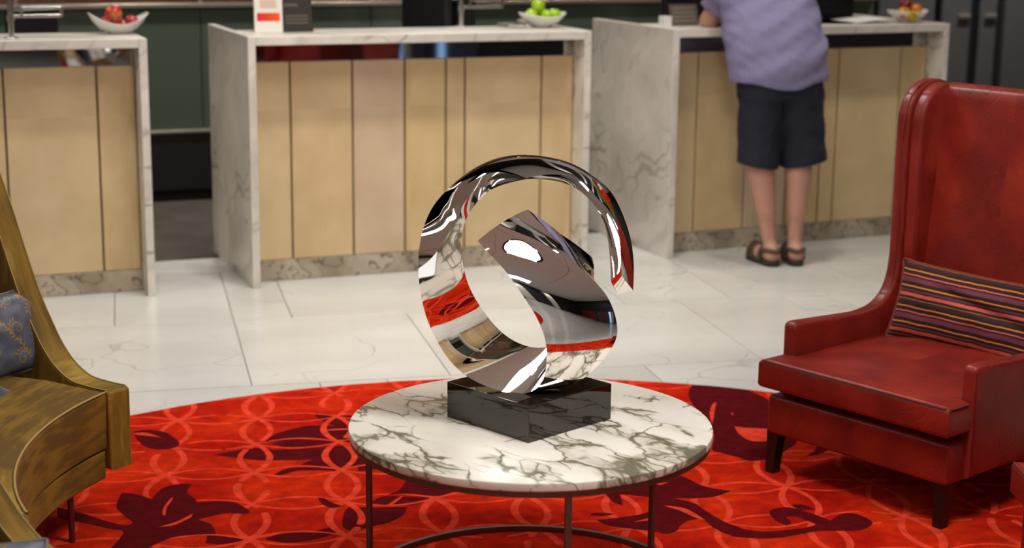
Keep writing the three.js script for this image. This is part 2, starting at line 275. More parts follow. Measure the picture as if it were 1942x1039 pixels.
// ------------------------------------------------------------------ room: floor of marble tiles, walls, ceiling
const DESK_TURN = 21.6 * Math.PI / 180, TILE_TURN = 13.107 * Math.PI / 180;
const deskAt = (x, y, depth) => [-1.196 + x * Math.cos(DESK_TURN) - depth * Math.sin(DESK_TURN), y, -7.461 - x * Math.sin(DESK_TURN) - depth * Math.cos(DESK_TURN)];
const TS = 0.012; // tile thickness above the bed
{
  const fl = structure('floor');
  part(fl, 'screed', box(-9, 9, -0.2, -TS, -15, 6.2), M.grout);
  const r = rng(21), ROW = 1.0125, Z0 = 5.935, g0 = 0.003;
  // joints seen in the photograph, row by row; the rest run on in the same module
  const fixed = { 0: [-0.58, 0.412, 1.15, 2.39, 2.885], 1: [-0.079, 0.412, 0.659, 2.137, 2.64, 3.37], '-1': [-0.33, 0.657, 0.907, 1.907, 3.1] };
  const ct = Math.cos(TILE_TURN), st = Math.sin(TILE_TURN);
  for (let row = -10; row <= 4; row++) {
    const zf = Z0 + row * ROW; let joints = fixed[row] ? [...fixed[row]] : [-0.2 + r() * 0.5];
    const step = () => [0.741, 0.988, 1.235][Math.floor(r() * 3)];
    while (joints[joints.length - 1] < 6) joints.push(joints[joints.length - 1] + step());
    while (joints[0] > -5.2) joints.unshift(joints[0] - step());
    for (let i = 0; i + 1 < joints.length; i++) {
      const x0 = joints[i] + g0 / 2, x1 = joints[i + 1] - g0 / 2, z0 = -(zf + ROW) + g0, z1 = -zf - g0;
      const mx = (x0 + x1) / 2, mz = (z0 + z1) / 2, wx = mx * ct + mz * st, wz = -mx * st + mz * ct;
      if (Math.abs(wx) > 5.2 || wz > 4.6 || wz < -11) continue;
      const dep = (wx + 1.196) * -Math.sin(DESK_TURN) + (wz + 7.461) * -Math.cos(DESK_TURN); if (dep > 1.6) continue;
      const g = tileBox(x0, x1, z0, z1, -0.0003 * r(), -TS, 0.0012), p = g.attributes.position, uv = new Float32Array(p.count * 2), ou = r() * 2.7 - x0, ov = r() * 2.9 - z0, f = r() < 0.5 ? -1 : 1;
      for (let k = 0; k < p.count; k++) { uv[2 * k] = (p.getX(k) + ou) * f; uv[2 * k + 1] = p.getZ(k) + ov; }
      g.setAttribute('uv', new THREE.BufferAttribute(uv, 2)); g.rotateY(TILE_TURN); part(fl, 'marble_tile', g, M.tile);
    }
  }
  const cp = part(fl, 'carpet', box(-6, 9, -0.01, 0.004, -2.44, -0.75), M.carpet, 'dark taupe carpet behind the desks'); cp.position.set(-1.196, 0, -7.461); cp.rotation.y = DESK_TURN;
}
const ceiling = structure('ceiling');
{ // thin joints between its boards
  const c = ceiling; part(c, 'slab', box(-9, 9, CEIL + 0.01, CEIL + 0.2, -15, 6.2), M.darkWall);
  for (let i = -4; i < 4; i++) for (let j = -7; j < 3; j++) part(c, 'ceiling_board', box(i * 2 + 0.004, i * 2 + 1.996, CEIL, CEIL + 0.012, j * 2 + 0.004, j * 2 + 1.996), M.ceiling);
}
{ // far wall: dark cabinets, green glass and wood above, grey door panels at its right end
  const w = structure('wall_back', [-1.196, 0, -7.461], DESK_TURN), D = -2.44;
  part(w, 'core', box(-5, 9, 0, CEIL, D - 0.25, D - 0.06), M.darkWall);
  part(w, 'toe_kick', box(-5, 4.9, 0, 0.07, D - 0.08, D - 0.05), M.black);
  for (let i = 0; i < 10; i++) part(w, 'cabinet_door', rbox(-5 + i * 0.99 + 0.003, -5 + (i + 1) * 0.99 - 0.003, 0.07, 0.405, D - 0.05, D, 0.004), M.darkCab);
  part(w, 'ledge', rbox(-5, 4.9, 0.407, 0.425, D - 0.06, D + 0.015, 0.003), M.trimMetal);
  const xs = [-4.9, -3.86, -2.82, -1.79, -0.752, 0.285, 1.322, 2.36, 3.4, 4.44, 4.9];
  for (let i = 0; i + 1 < xs.length; i++) {
    part(w, 'glass_panel', rbox(xs[i] + 0.003, xs[i + 1] - 0.003, 0.425, 1.135, D - 0.05, D - 0.02, 0.003), M.glassBack, 'dark green back-painted glass');
    part(w, 'wood_panel', rbox(xs[i] + 0.011, xs[i + 1] - 0.011, 1.165, 2.3, D - 0.05, D, 0.003), M.wood);
    part(w, 'wood_panel', rbox(xs[i] + 0.011, xs[i + 1] - 0.011, 2.31, CEIL, D - 0.05, D, 0.003), M.wood);
    part(w, 'seam_trim', box(xs[i] - 0.01, xs[i] + 0.01, 1.165, CEIL, D - 0.05, D + 0.006), M.trimMetal);
  }
  part(w, 'rail_trim', rbox(-5, 4.9, 1.137, 1.163, D - 0.05, D + 0.012, 0.004), M.trimMetal);
  for (const [a, b] of [[4.93, 5.385], [5.445, 5.685], [5.765, 5.905], [5.985, 6.5], [6.57, 7.2]]) {
    const p = part(w, 'door_panel', rbox(a, b, 0, 2.6, D - 0.05, D, 0.006), M.greyPanel);
    if (a > 5.4 && b < 5.95) part(p, 'handle', rbox(b - 0.105, b - 0.01, 1.005, 1.035, D, D + 0.02, 0.004), M.trimMetal);
  }
  part(w, 'lintel', box(4.9, 9, 2.6, CEIL, D - 0.06, D), M.darkWall);
}
const fw = structure('wall_front'); part(fw, 'core', box(-9, 9, 0, CEIL, 5, 5.2), M.darkWall);
const lw = structure('wall_left'); part(lw, 'core', box(-5.7, -5.5, 0, CEIL, -15, 5), M.darkWall);
for (let i = 0; i < 6; i++) part(lw, 'wall_panel', rbox(-5.5, -5.46, 0.1, CEIL - 0.1, -10 + i * 2.4, -7.75 + i * 2.4, 0.01), i % 2 ? M.column : M.brownWall);
const rw = structure('wall_right'); part(rw, 'core', box(5.8, 6, 0, CEIL, -15, 5), M.darkWall);
for (const [z0, z1, m] of [[1.9, 4.9, M.redWall], [1.66, 1.88, M.maroonWall], [1.4, 1.64, M.brownWall], [1.02, 1.38, M.slateWall], [0.43, 1.0, M.redWall], [0.02, 0.41, M.slateWall], [-0.16, 0, M.blueGlow], [-0.32, -0.22, M.column], [-0.56, -0.4, M.slateWall], [-0.86, -0.78, M.blueGlow], [-1.4, -0.95, M.slateWall]])
  part(rw, 'wall_panel', rbox(5.76, 5.8, 0, 1.05, z0, z1, 0.006), m);
let trim = 1;
for (const [x, z] of [[-2.9, 4.6], [-1.1, 4.6], [0.7, 4.6], [2.5, 4.6]]) { // columns along the front wall, seen only in the polished steel
  const t = structure('trim_' + trim++, [x, 0, z]); part(t, 'shaft', rbox(-0.24, 0.24, 0, CEIL, -0.2, 0.35, 0.02), M.column);
  const s = new THREE.SpotLight(WARM, LIGHT.column, 5, 0.55, 0.7, 2); s.position.set(x, CEIL - 0.06, z - 0.55); s.target.position.set(x, 1.2, z - 0.2); s.castShadow = true; s.shadow.radius = 2; scene.add(s, s.target);
}
// ------------------------------------------------------------------ lamps, let into the ceiling
{
  const at = (g, x, z, turn = 0) => { g.rotateY(turn); return g.translate(x, CEIL, z); };
  { // round recessed light above the table, with a ringed diffuser
    const X = 0.85, Z = -3.3, t = part(ceiling, 'round_light', at(lathe([[0.55, 0.0], [0.55, -0.03], [0.585, -0.035], [0.61, -0.02], [0.61, 0], [0.55, 0]], 64), X, Z), M.plastic);
    part(t, 'diffuser', at(new THREE.CircleGeometry(0.3, 32).rotateX(Math.PI / 2).translate(0, -0.012, 0), X, Z), M.softGlow);
    for (let k = 0; k < 20; k++) { const a0 = k / 20 * 6.2832 + 0.02, a1 = (k + 1) / 20 * 6.2832 - 0.02, s = new THREE.Shape(); s.absarc(0, 0, 0.54, a0, a1, false); s.absarc(0, 0, 0.33, a1, a0, true); const g = extrude(s, 0.02, 0, 2, 1); g.rotateX(Math.PI / 2); part(t, 'crystal_pane', at(g, X, Z), M.softGlow); }
    const l = new THREE.RectAreaLight(NEUTRAL, LIGHT.coffer, 0.85, 0.85); l.position.set(X, CEIL - 0.06, Z); l.lookAt(X, 0, Z); scene.add(l);
  }
  const dx = deskAt(0.5, 0, -1.5);
  for (const [x, z, w, d, k] of [[-3.6, -5.4, 1.2, 1.2, 1], [-3.2, 0.6, 1.2, 1.2, 1.2], [dx[0], dx[2], 0.9, 0.9, 3.3], [0.8, 2.2, 1.4, 1.4, 1.8]]) {
    const t = part(ceiling, 'panel_light', [box(-w / 2 - 0.03, w / 2 + 0.03, -0.02, 0, -d / 2 - 0.03, -d / 2), box(-w / 2 - 0.03, w / 2 + 0.03, -0.02, 0, d / 2, d / 2 + 0.03), box(-w / 2 - 0.03, -w / 2, -0.02, 0, -d / 2, d / 2), box(w / 2, w / 2 + 0.03, -0.02, 0, -d / 2, d / 2)].map((g) => at(g, x, z)), M.plastic);
    part(t, 'diffuser', at(box(-w / 2, w / 2, -0.01, 0, -d / 2, d / 2), x, z), std({ color: 0x222222, emissive: NEUTRAL, emissiveIntensity: 0.7 * k }));
    const l = new THREE.RectAreaLight(NEUTRAL, LIGHT.panel * k, w, d); l.position.set(x, CEIL - 0.05, z); l.lookAt(x, 0, z); scene.add(l);
  }
  for (const [x, z, L, turn] of [[-1.35, -2.6, 2.6, 0.5]]) {
    part(ceiling, 'strip_light', at(box(-L / 2, L / 2, -0.012, 0, -0.02, 0.02), x, z, turn), M.lampGlow);
    const l = new THREE.RectAreaLight(WARM, LIGHT.slot, L, 0.04); l.position.set(x, CEIL - 0.05, z); l.lookAt(x, 0, z); l.rotateZ(turn); scene.add(l);
  }
  const spot = (x, z, I, ang) => {
    const t = part(ceiling, 'downlight', at(lathe([[0.05, 0], [0.05, -0.012], [0.066, -0.012], [0.07, 0], [0.05, 0]], 32), x, z), M.steel);
    part(t, 'lens', at(new THREE.CircleGeometry(0.05, 14).rotateX(Math.PI / 2).translate(0, -0.004, 0), x, z), M.lampGlow);
    const s = new THREE.SpotLight(WARM, I, 0, ang, 0.8, 2); s.position.set(x, CEIL - 0.03, z); s.target.position.set(x, 0, z); s.castShadow = true; s.shadow.radius = 4; scene.add(s, s.target);
  };
  [0.3, 0.52, 0.8, 0.7, 0.5, 0.42, 0.35].forEach((k, i) => { const [x, , z] = deskAt(-1.55 + i * 0.95, 0, -0.72); spot(x, z, LIGHT.desk * k, 0.72); });
  for (const [u, k] of [[-1.5, 0.8], [0.2, 1], [1.7, 1], [3.2, 0.8], [5.75, 1.9]]) { const [x, , z] = deskAt(u, 0, 1.75); spot(x, z, LIGHT.back * k, 0.9); }
}
// ------------------------------------------------------------------ the three reception desks
const TOP = 1.147, DW = 1.675;
const deskLabels = ['marble reception desk cut off by the left picture edge, carrying red apples', 'middle marble reception desk with cream panels, behind the steel sculpture', 'marble reception desk at the right, where the person in navy shorts leans'];
const deskX = [-2.105, 0.012, 2.125], deskTurn = [DESK_TURN, DESK_TURN, DESK_TURN + 0.047];
{
  const R = 0.13, joints = [0.036, 0.222, 0.518, 0.773, 0.979, 1.075, 1.47, DW - 0.036];
  const d = thing('reception_desk', deskLabels[0], 'desk', deskAt(deskX[0], 0, 0), DESK_TURN);
  for (const s of [0, 1]) {
    const x = s ? DW - 0.036 : 0; const g = rbox(x, x + 0.036, 0, TOP - 0.0005, -0.88, 0, 0.003); boxUV(g, s * 0.9, s * 0.4);
    part(d, 'end_panel', g, M.desk);
  }
  part(d, 'countertop', rbox(0.0365, DW - 0.0365, TOP - 0.042, TOP, -0.42, 0, 0.004), M.desk);
  part(d, 'mirror_band', rbox(0.0365, DW - 0.0365, 1.021, TOP - 0.043, -R - 0.02, -R, 0.001), M.mirror, 'strip of dark mirror glass under the countertop');
  joints.forEach((x, i) => { if (i + 1 < joints.length) part(d, 'front_panel', rbox(x + (i ? 0.0045 : 0.001), joints[i + 1] - 0.0045, 0.1, 1.019, -R - 0.02, -R, 0.004), M.cream[[0, 1, 2, 3, 1, 0, 1][i]]); });
  part(d, 'backing', box(0.0365, DW - 0.0365, 0.1, 1.02, -R - 0.05, -R - 0.021), M.joint);
  part(d, 'plinth', rbox(0.0365, DW - 0.0365, 0, 0.098, -R - 0.04, -R + 0.002, 0.003), M.plinth, 'veined dark marble plinth');
  part(d, 'work_surface', rbox(0.0365, DW - 0.0365, 0.72, 0.75, -0.88, -R - 0.05, 0.004), M.darkCab);
  for (const i of [1, 2]) { const c = d.clone(); c.name = numbered('reception_desk'); c.userData = { ...d.userData, label: deskLabels[i] }; c.position.set(...deskAt(deskX[i], 0, 0)); c.rotation.y = deskTurn[i]; scene.add(c); }
}
// ------------------------------------------------------------------ rug
const RUG_UNDER = [[-933,-1375,-885,-1468,-803,-1542,-711,-1546,-758,-1601,-786,-1651,-798,-1699,-736,-1671,-658,-1658,-594,-1592,-577,-1388,-637,-1368,-707,-1401,-807,-1394,-898,-1364],
  [-899,-1350,-807,-1394,-679,-1371,-775,-1313,-847,-1316],
  [-1061,-1228,-1010,-1267,-949,-1295,-918,-1309,-879,-1289,-806,-1297,-677,-1331,-629,-1346,-592,-1247,-603,-1130,-644,-1112,-720,-1126,-780,-1132,-744,-1196,-803,-1186,-899,-1181,-946,-1190,-1001,-1208],
  [-846,-1033,-818,-1098,-757,-1121,-654,-1104,-646,-1083,-705,-1091,-779,-1083,-816,-1047],
  [-597,-1179,-580,-1230,-522,-1182,-513,-1133,-557,-1095,-591,-1089],
  [-530,-810,-497,-862,-436,-863,-350,-859,-397,-796,-476,-790],
  [-527,-767,-420,-777,-426,-714,-461,-651,-509,-616,-556,-578,-588,-607,-598,-709,-589,-772],
  [-793,-510,-758,-550,-684,-565,-611,-554,-658,-510,-730,-486],
  [-957,-544,-899,-539,-846,-502,-878,-470,-949,-474],
  [-663,-575,-626,-606,-584,-568,-635,-557]];
const RUG_OVER = [[548,-2117,713,-2055,804,-1822,734,-1361,602,-1261,559,-1299,528,-1337,552,-1500,541,-1632,513,-1927],
  [-1269,-869,-1229,-862,-1168,-818,-1159,-906,-1121,-950,-1076,-955,-1078,-880,-1045,-827,-1033,-787,-975,-805,-915,-778,-869,-726,-881,-705,-920,-712,-961,-690,-1003,-655,-966,-626,-947,-590,-934,-546,-997,-537,-1046,-517,-1075,-478,-1126,-400,-1204,-384,-1190,-546,-1240,-578,-1327,-623,-1396,-659,-1424,-743,-1346,-699,-1253,-633,-1198,-605,-1182,-627,-1223,-687,-1258,-756],
  [-1368,-1459,-1329,-1481,-1267,-1462,-1215,-1393,-1190,-1334,-1202,-1294,-1242,-1277,-1290,-1301,-1332,-1369],
  [-433,-1055,-363,-1017,-356,-979,-299,-988,-241,-967,-296,-905,-340,-871,-423,-889,-490,-874,-451,-930],
  [-993,-803,-933,-804,-898,-770,-870,-725,-888,-707,-937,-709,-1000,-676,-1022,-794],
  [-687,-848,-667,-840,-643,-806,-609,-778,-638,-761,-669,-794],
  [120,-956,209,-979,288,-1000,325,-1060,369,-1084,414,-1063,445,-1005,483,-968,538,-943,484,-892,421,-874,360,-874,417,-832,445,-768,485,-686,535,-621,527,-562,482,-586,450,-638,427,-696,387,-690,358,-645,345,-609,314,-581,282,-600,226,-618,155,-643,124,-687,193,-708,254,-737,287,-778,295,-879,245,-892,204,-903,206,-804,180,-835,165,-890,149,-927],
  [105,-723,126,-745,180,-738,144,-718],
  [630,-775,684,-807,747,-759,792,-701,829,-751,866,-762,901,-724,905,-676,860,-627,791,-620,735,-614,647,-571,577,-554,491,-570,501,-645,585,-610,691,-635,748,-667,699,-728,667,-723,678,-684,660,-657,635,-697],
  [702,-828,737,-829,767,-789,716,-784],
  [664,-1741,707,-1686,741,-1578,790,-1474,817,-1444,789,-1372,692,-1246,604,-1280],
  [812,-1270,852,-1325,883,-1413,916,-1376,872,-1306]];
const RUG_DETAIL = [[-1111,-690,-1121,-753,-1115,-833,-1109,-824,-1110,-745,-1102,-688],
  [-1103,-597,-1060,-639,-1029,-705,-1028,-670,-1065,-608],
  [-1364,-1441,-1322,-1450,-1260,-1401,-1301,-1414,-1355,-1429],
  [563,-1722,581,-1824,605,-1882,574,-1692,558,-1604],
  [317,-1001,360,-1018,329,-986],
  [324,-810,387,-788,436,-692,409,-712,366,-773],
  [227,-672,271,-705,274,-687],
  [637,-1745,648,-1739,642,-1715],
  [632,-1590,667,-1577,745,-1566,752,-1471,715,-1430,664,-1435,636,-1507],
  [-751,-1491,-708,-1515,-663,-1521,-661,-1506,-706,-1497],
  [-481,-789,-446,-863,-439,-863,-466,-790]];

{
  const N = 2048, S = 4.36, cv = document.createElement('canvas'); cv.width = cv.height = N; const c = cv.getContext('2d');
  const px = (x) => (x + S / 2) / S * N, k = N / S;
  const blob = (l, fill) => { c.fillStyle = fill; c.beginPath(); const n = l.length / 2, at = (i) => [px(l[2 * ((i + n) % n)] / 1000), px(l[2 * ((i + n) % n) + 1] / 1000)];
    for (let i = 0; i < n; i++) { const [ax, ay] = at(i - 1), [bx, by] = at(i), [cx, cy] = at(i + 1), [dx, dy] = at(i + 2);
      const turn = (px1, py1, qx, qy, rx, ry) => { const a = Math.atan2(qy - py1, qx - px1), b = Math.atan2(ry - qy, rx - qx); let t = Math.abs(a - b); if (t > Math.PI) t = 2 * Math.PI - t; return t > 1.35 ? 0 : 1; };
      const s1 = turn(ax, ay, bx, by, cx, cy) / 6, s2 = turn(bx, by, cx, cy, dx, dy) / 6;
      if (!i) c.moveTo(bx, by); c.bezierCurveTo(bx + (cx - ax) * s1, by + (cy - ay) * s1, cx - (dx - bx) * s2, cy - (dy - by) * s2, cx, cy); }
    c.fill(); };
  c.fillStyle = 'rgb(0,0,0)'; c.fillRect(0, 0, N, N); // red channel: maroon, green: lattice lines
  RUG_UNDER.forEach((l) => blob(l, 'rgb(255,0,0)'));
  const O = [-0.821 - 0.124, -5.152 + 3.81], A = [0.264, -0.034], B = [0.0365, 0.2785];
  c.lineCap = 'round';
  for (let j = -4; j < 17; j++) for (let i = -7; i < 14; i++) {
    const cx = O[0] + i * A[0] + j * B[0], cy = O[1] + i * A[1] + j * B[1]; if (Math.hypot(cx, cy) > 2.5) continue;
    // from each knot two bowed lines run to the next knot of the row and two to the next of the column
    for (const [E, F, sag] of [[A, B, 0.175], [B, A, 0.175]]) for (const sd of [-1, 1]) for (let t = 0; t < 24; t++) {
      const p = (q) => { const f = q / 24, h = sd * sag * Math.sin(Math.PI * f) ** 0.85; return [cx + f * E[0] + h * F[0], cy + f * E[1] + h * F[1]]; };
      const a = p(t), b = p(t + 1), w = noise(a[0] * 5 + 3, a[1] * 5), gap = noise(a[0] * 14, a[1] * 14 + 9);
      if (w > 0.32 && gap > 0.05) continue;
      c.strokeStyle = 'rgb(0,255,0)'; c.lineWidth = k * ((E === B ? 0.021 : 0.013) + 0.006 * noise(a[0] * 7, a[1] * 7 + 40)); c.beginPath(); c.moveTo(px(a[0]), px(a[1])); c.lineTo(px(b[0]), px(b[1])); c.stroke();
    }
  }
  RUG_OVER.forEach((l) => blob(l, 'rgb(255,0,0)')); RUG_DETAIL.forEach((l) => blob(l, 'rgb(0,255,0)'));
  const d = c.getImageData(0, 0, N, N).data, out = new Uint8Array(N * N * 4), bmp = new Uint8Array(N * N * 4);
  for (let j = 0, q = 0; j < N; j++) for (let i = 0; i < N; i++, q += 4) {
    const x = i / k, y = j / k, m = d[q] / 255, g = d[q + 1] / 255, f = fbm(x * 3.2, y * 3.2, 4), h = noise(x * 260, y * 260), h2 = fbm(x * 22, y * 22, 3);
    let col = mix3([160, 19, 6], [196, 45, 11], sat(0.5 + f * 1.3)); col = mix3(col, [150, 18, 8], smooth(0.1, 0.5, fbm(x * 6 + 20, y * 6, 3)) * 0.6); col = mix3(col, [210, 62, 40], g); col = mix3(col, [82, 9, 15], m);
    const s = 1 + h * 0.14 + h2 * 0.24; out[q] = Math.min(255, col[0] * s); out[q + 1] = col[1] * s; out[q + 2] = col[2] * s; out[q + 3] = 255;
    const b = Math.max(0, Math.min(255, 120 + 60 * m - 30 * g + h * 70 + h2 * 40)); bmp[q] = bmp[q + 1] = bmp[q + 2] = b; bmp[q + 3] = 255;
  }
  const map = dataTexture(out, N, N, S), bump = dataTexture(bmp, N, N, S, true);
  const rugMat = phys({ map, bumpMap: bump, bumpScale: 0.003, roughness: 1, specularIntensity: 0.1 });
  const t = thing('round_rug', 'large round orange-red rug with maroon leaves and a lattice of ringed lines, under the table', 'rug', [0.124, 0, -3.81]);
  const R = 2.178, edge = (a) => R + 0.004 * noise(Math.cos(a) * 30, Math.sin(a) * 30);
  const g = surface(220, 6, (u, v) => { const a = -u * 6.28318, rr = edge(a), q = [[0, 0.013], [rr - 0.4, 0.013], [rr - 0.012, 0.013], [rr - 0.003, 0.01], [rr, 0.005], [rr, 0.0], [rr - 0.3, 0.0005]][Math.round(v * 6)]; return [Math.cos(a) * q[0], q[1], Math.sin(a) * q[0]]; }, (u, v) => [0, 0]);
  const p = g.attributes.position, uv = g.attributes.uv; for (let i = 0; i < p.count; i++) uv.setXY(i, p.getX(i) + S / 2, p.getZ(i) + S / 2);
  part(t, 'pile', g, rugMat);
}
// ------------------------------------------------------------------ coffee table
const RUGTOP = 0.013, TX = 0.05, TZ = -3.9715, TY = 0.462, TR = 0.4502;
{
  const t = thing('coffee_table', 'round white marble coffee table with dark veins on a thin bronze ring frame', 'table', [TX, 0, TZ]);
  const th = 0.021, prof = [[0, TY - th], [TR - 0.003, TY - th], [TR, TY - th + 0.003], [TR, TY - 0.004], [TR - 0.0012, TY - 0.0012], [TR - 0.004, TY], [0, TY]];
  const g = creased(lathe(prof, 160), 40), p = g.attributes.position, uv = new Float32Array(p.count * 2);
  for (let i = 0; i < p.count; i++) { const dr = TY - p.getY(i), r = Math.hypot(p.getX(i), p.getZ(i)) || 1, s = r > TR - 0.01 ? 1 + dr / r : 1; uv[2 * i] = p.getX(i) * s + 0.46; uv[2 * i + 1] = p.getZ(i) * s + 0.46; }
  g.setAttribute('uv', new THREE.BufferAttribute(uv, 2)); part(t, 'tabletop', g, M.table);
  const ring = (r0, r1, y0, y1) => creased(lathe([[r0, y0], [r1 - 0.001, y0], [r1, y0 + 0.001], [r1, y1 - 0.001], [r1 - 0.001, y1], [r0, y1], [r0, y0]], 128), 40);
  part(t, 'top_ring', ring(TR - 0.018, TR - 0.004, TY - th - 0.014, TY - th), M.bronze);
  part(t, 'base_ring', ring(TR - 0.018, TR - 0.004, RUGTOP, RUGTOP + 0.014), M.bronze);
  for (const a of [79.3, 199.3, 319.3]) { const g2 = rbox(-0.0075, 0.0075, RUGTOP + 0.002, TY - th - 0.002, -0.0065, 0.0065, 0.0012); g2.translate(0, 0, TR - 0.011); g2.rotateY((90 - a) * Math.PI / 180); part(t, 'leg', g2, M.bronze); }
}
// ------------------------------------------------------------------ polished steel sculpture on its black granite block
// four edge lines of the band, from the thin tip to the broad end, in tenths of a millimetre: ridge, inner, outer, back
const RAILS = [
  [2152,2901,234,1967,2654,78,2525,2402,52,2154,2272,-91],
  [2181,3236,260,1940,3153,0,2524,3080,0,2248,3067,-234],
  [2100,3953,260,1807,3988,-26,2388,3855,0,2112,3877,-247],
  [1878,4716,260,1514,4515,-52,2047,4660,0,1794,4548,-260],
  [1485,5188,260,1123,4880,-104,1654,5106,-26,1400,4955,-300],
  [959,5490,260,659,5061,-156,1033,5494,-65,854,5242,-345],
  [398,5657,260,171,5113,-208,367,5670,-130,273,5357,-404],
  [-249,5675,260,-240,5074,-260,-312,5705,-195,-275,5355,-462],
  [-907,5560,260,-819,4901,-326,-952,5573,-260,-888,5202,-527],
  [-1477,5323,260,-1205,4637,-391,-1530,5277,-287,-1373,4924,-550],
  [-2021,4923,287,-1490,4270,-443,-1981,4873,-339,-1742,4541,-578],
  [-2401,4474,326,-1659,3902,-495,-2332,4415,-391,-2002,4130,-607],
  [-2628,3935,365,-1724,3493,-547,-2567,3841,-417,-2152,3640,-623],
  [-2730,3314,391,-1697,2948,-599,-2661,3179,-469,-2185,3040,-651],
  [-2716,2628,430,-1538,2333,-651,-2664,2444,-521,-2106,2368,-680],
  [-2572,1890,482,-1272,1820,-716,-2495,1684,-547,-1887,1735,-702],
  [-2311,1273,547,-925,1331,-781,-2204,1020,-547,-1567,1163,-711],
  [-1933,698,625,-563,975,-847,-1804,429,-521,-1185,695,-707],
  [-1414,277,677,-187,756,-912,-1138,265,-443,-664,509,-677],
  [-765,48,834,189,660,-977,-421,214,-260,-118,435,-619],
  [-185,17,1003,552,688,-1042,340,141,130,445,410,-456],
  [221,233,1068,914,814,-1107,929,93,599,922,443,-254],
  [379,675,1172,1220,1015,-1146,1534,545,755,1381,770,-195],
  [389,1199,1263,1444,1287,-1172,1952,1109,860,1705,1190,-156],
  [300,1629,1263,1572,1627,-1198,2109,1592,834,1848,1603,-182],
  [79,2110,1276,1621,1962,-1237,1954,2221,834,1793,2089,-202],
  [-216,2559,1276,1629,2297,-1276,1630,2679,742,1631,2487,-267],
  [-612,3099,1172,1625,2551,-1302,1119,3153,547,1367,2854,-378],
  [-1007,3478,977,1610,2756,-1368,479,3801,169,1033,3286,-599],
  [-1292,3742,703,1571,2914,-1459,-101,4330,-339,721,3632,-899]];

{
  const BX = 0.046, BZ = -4.014, BY = TY + 0.092;
  const t = thing('sculpture', 'polished steel spiral sculpture, a twisting ring on a black granite block', 'sculpture', [BX, TY, BZ]);
  const block = rbox(-0.145, 0.145, 0.0002, 0.092, -0.145, 0.145, 0.0015); block.rotateY(Math.PI / 4 - 0.01); part(t, 'base_block', block, M.granite, 'polished black granite block');
  const curve = (k) => new THREE.CatmullRomCurve3(RAILS.map((r) => new THREE.Vector3(r[3 * k], r[3 * k + 1], r[3 * k + 2]).multiplyScalar(1e-4)), false, 'centripetal');
  // smooth the rails by a B-spline through the same control rows, so that the mirror faces flow
  const n = RAILS.length, SRC = RAILS.map((r) => [...r]); let bs; bs = (k, u) => { // uniform cubic B-spline with clamped ends
    const x = u * (n - 1), i = Math.min(n - 2, Math.floor(x)), f = x - i, P = (j) => { const q = Math.max(0, Math.min(n - 1, j)); const v = [RAILS[q][3 * k], RAILS[q][3 * k + 1], RAILS[q][3 * k + 2]];
      if (j < 0) { const w = [0, 1, 2].map((a) => 2 * RAILS[0][3 * k + a] - RAILS[1][3 * k + a]); return w; } if (j > n - 1) return [0, 1, 2].map((a) => 2 * RAILS[n - 1][3 * k + a] - RAILS[n - 2][3 * k + a]); return v; };
    const w = [(1 - f) ** 3 / 6, (3 * f ** 3 - 6 * f * f + 4) / 6, (-3 * f ** 3 + 3 * f * f + 3 * f + 1) / 6, f ** 3 / 6], q = [P(i - 1), P(i), P(i + 1), P(i + 2)];
    return [0, 1, 2].map((a) => 1e-4 * (w[0] * q[0][a] + w[1] * q[1][a] + w[2] * q[2][a] + w[3] * q[3][a]));
  };
  for (let it = 0; it < 3; it++) { // pull the control rows outwards until the curve passes through the measured ones
    const now = SRC.map((_, i) => [0, 1, 2, 3].flatMap((k) => bs(k, i / (n - 1)).map((v) => v * 1e4)));
    RAILS.forEach((r, i) => { if (i && i < n - 1) for (let a = 0; a < 12; a++) r[a] += SRC[i][a] - now[i][a]; });
  }
  const NU = 420, NV = 14, faces = [];
  const lowest = { y: 9 };
  const face = (ka, kb, bulge) => surface(NU, NV, (u, v) => {
    const a = bs(ka, u), b = bs(kb, u), du = 0.003, a2 = bs(ka, Math.min(1, u + du)), b2 = bs(kb, Math.min(1, u + du)), a1 = bs(ka, Math.max(0, u - du)), b1 = bs(kb, Math.max(0, u - du));
    const tx = a2[0] + b2[0] - a1[0] - b1[0], ty = a2[1] + b2[1] - a1[1] - b1[1], tz = a2[2] + b2[2] - a1[2] - b1[2], wx = b[0] - a[0], wy = b[1] - a[1], wz = b[2] - a[2];
    let nx = ty * wz - tz * wy, ny = tz * wx - tx * wz, nz = tx * wy - ty * wx; const L = Math.hypot(nx, ny, nz) || 1, W = Math.hypot(wx, wy, wz), h = bulge(u) * W * 4 * v * (1 - v) / L;
    return [a[0] + wx * v + nx * h, a[1] + wy * v + ny * h + 0.092, a[2] + wz * v + nz * h];
  });
  const curl = (u) => smooth(0.6, 0.8, u);
  faces.push(face(0, 1, (u) => 0.02 - 0.05 * smooth(0.3, 0.6, u) + 0.03 * curl(u)));       // inner face
  faces.push(face(2, 0, (u) => 0.03 + 0.04 * curl(u)));                                        // outer face, rolls to the front in the curl
  faces.push(face(1, 3, () => 0.02), face(3, 2, () => 0.02));
  for (const u of [0, 1]) { const q = [0, 1, 3, 2].map((k) => bs(k, u)), g = new THREE.BufferGeometry(); g.setAttribute('position', new THREE.Float32BufferAttribute(q.flatMap((p) => [p[0], p[1] + 0.092, p[2]]), 3)); g.setIndex(u ? [0, 1, 2, 0, 2, 3] : [2, 1, 0, 3, 2, 0]); g.setAttribute('uv', new THREE.Float32BufferAttribute([0, 0, 1, 0, 1, 1, 0, 1], 2)); g.computeVertexNormals(); faces.push(g); }
  const band = merge(faces); band.computeBoundingBox(); const low = band.boundingBox.min.y; band.translate(0, 0.0905 - low, 0);
  console.log('sculpture lowest', low);
  part(t, 'band', band, M.chrome, 'mirror-polished steel band');
}
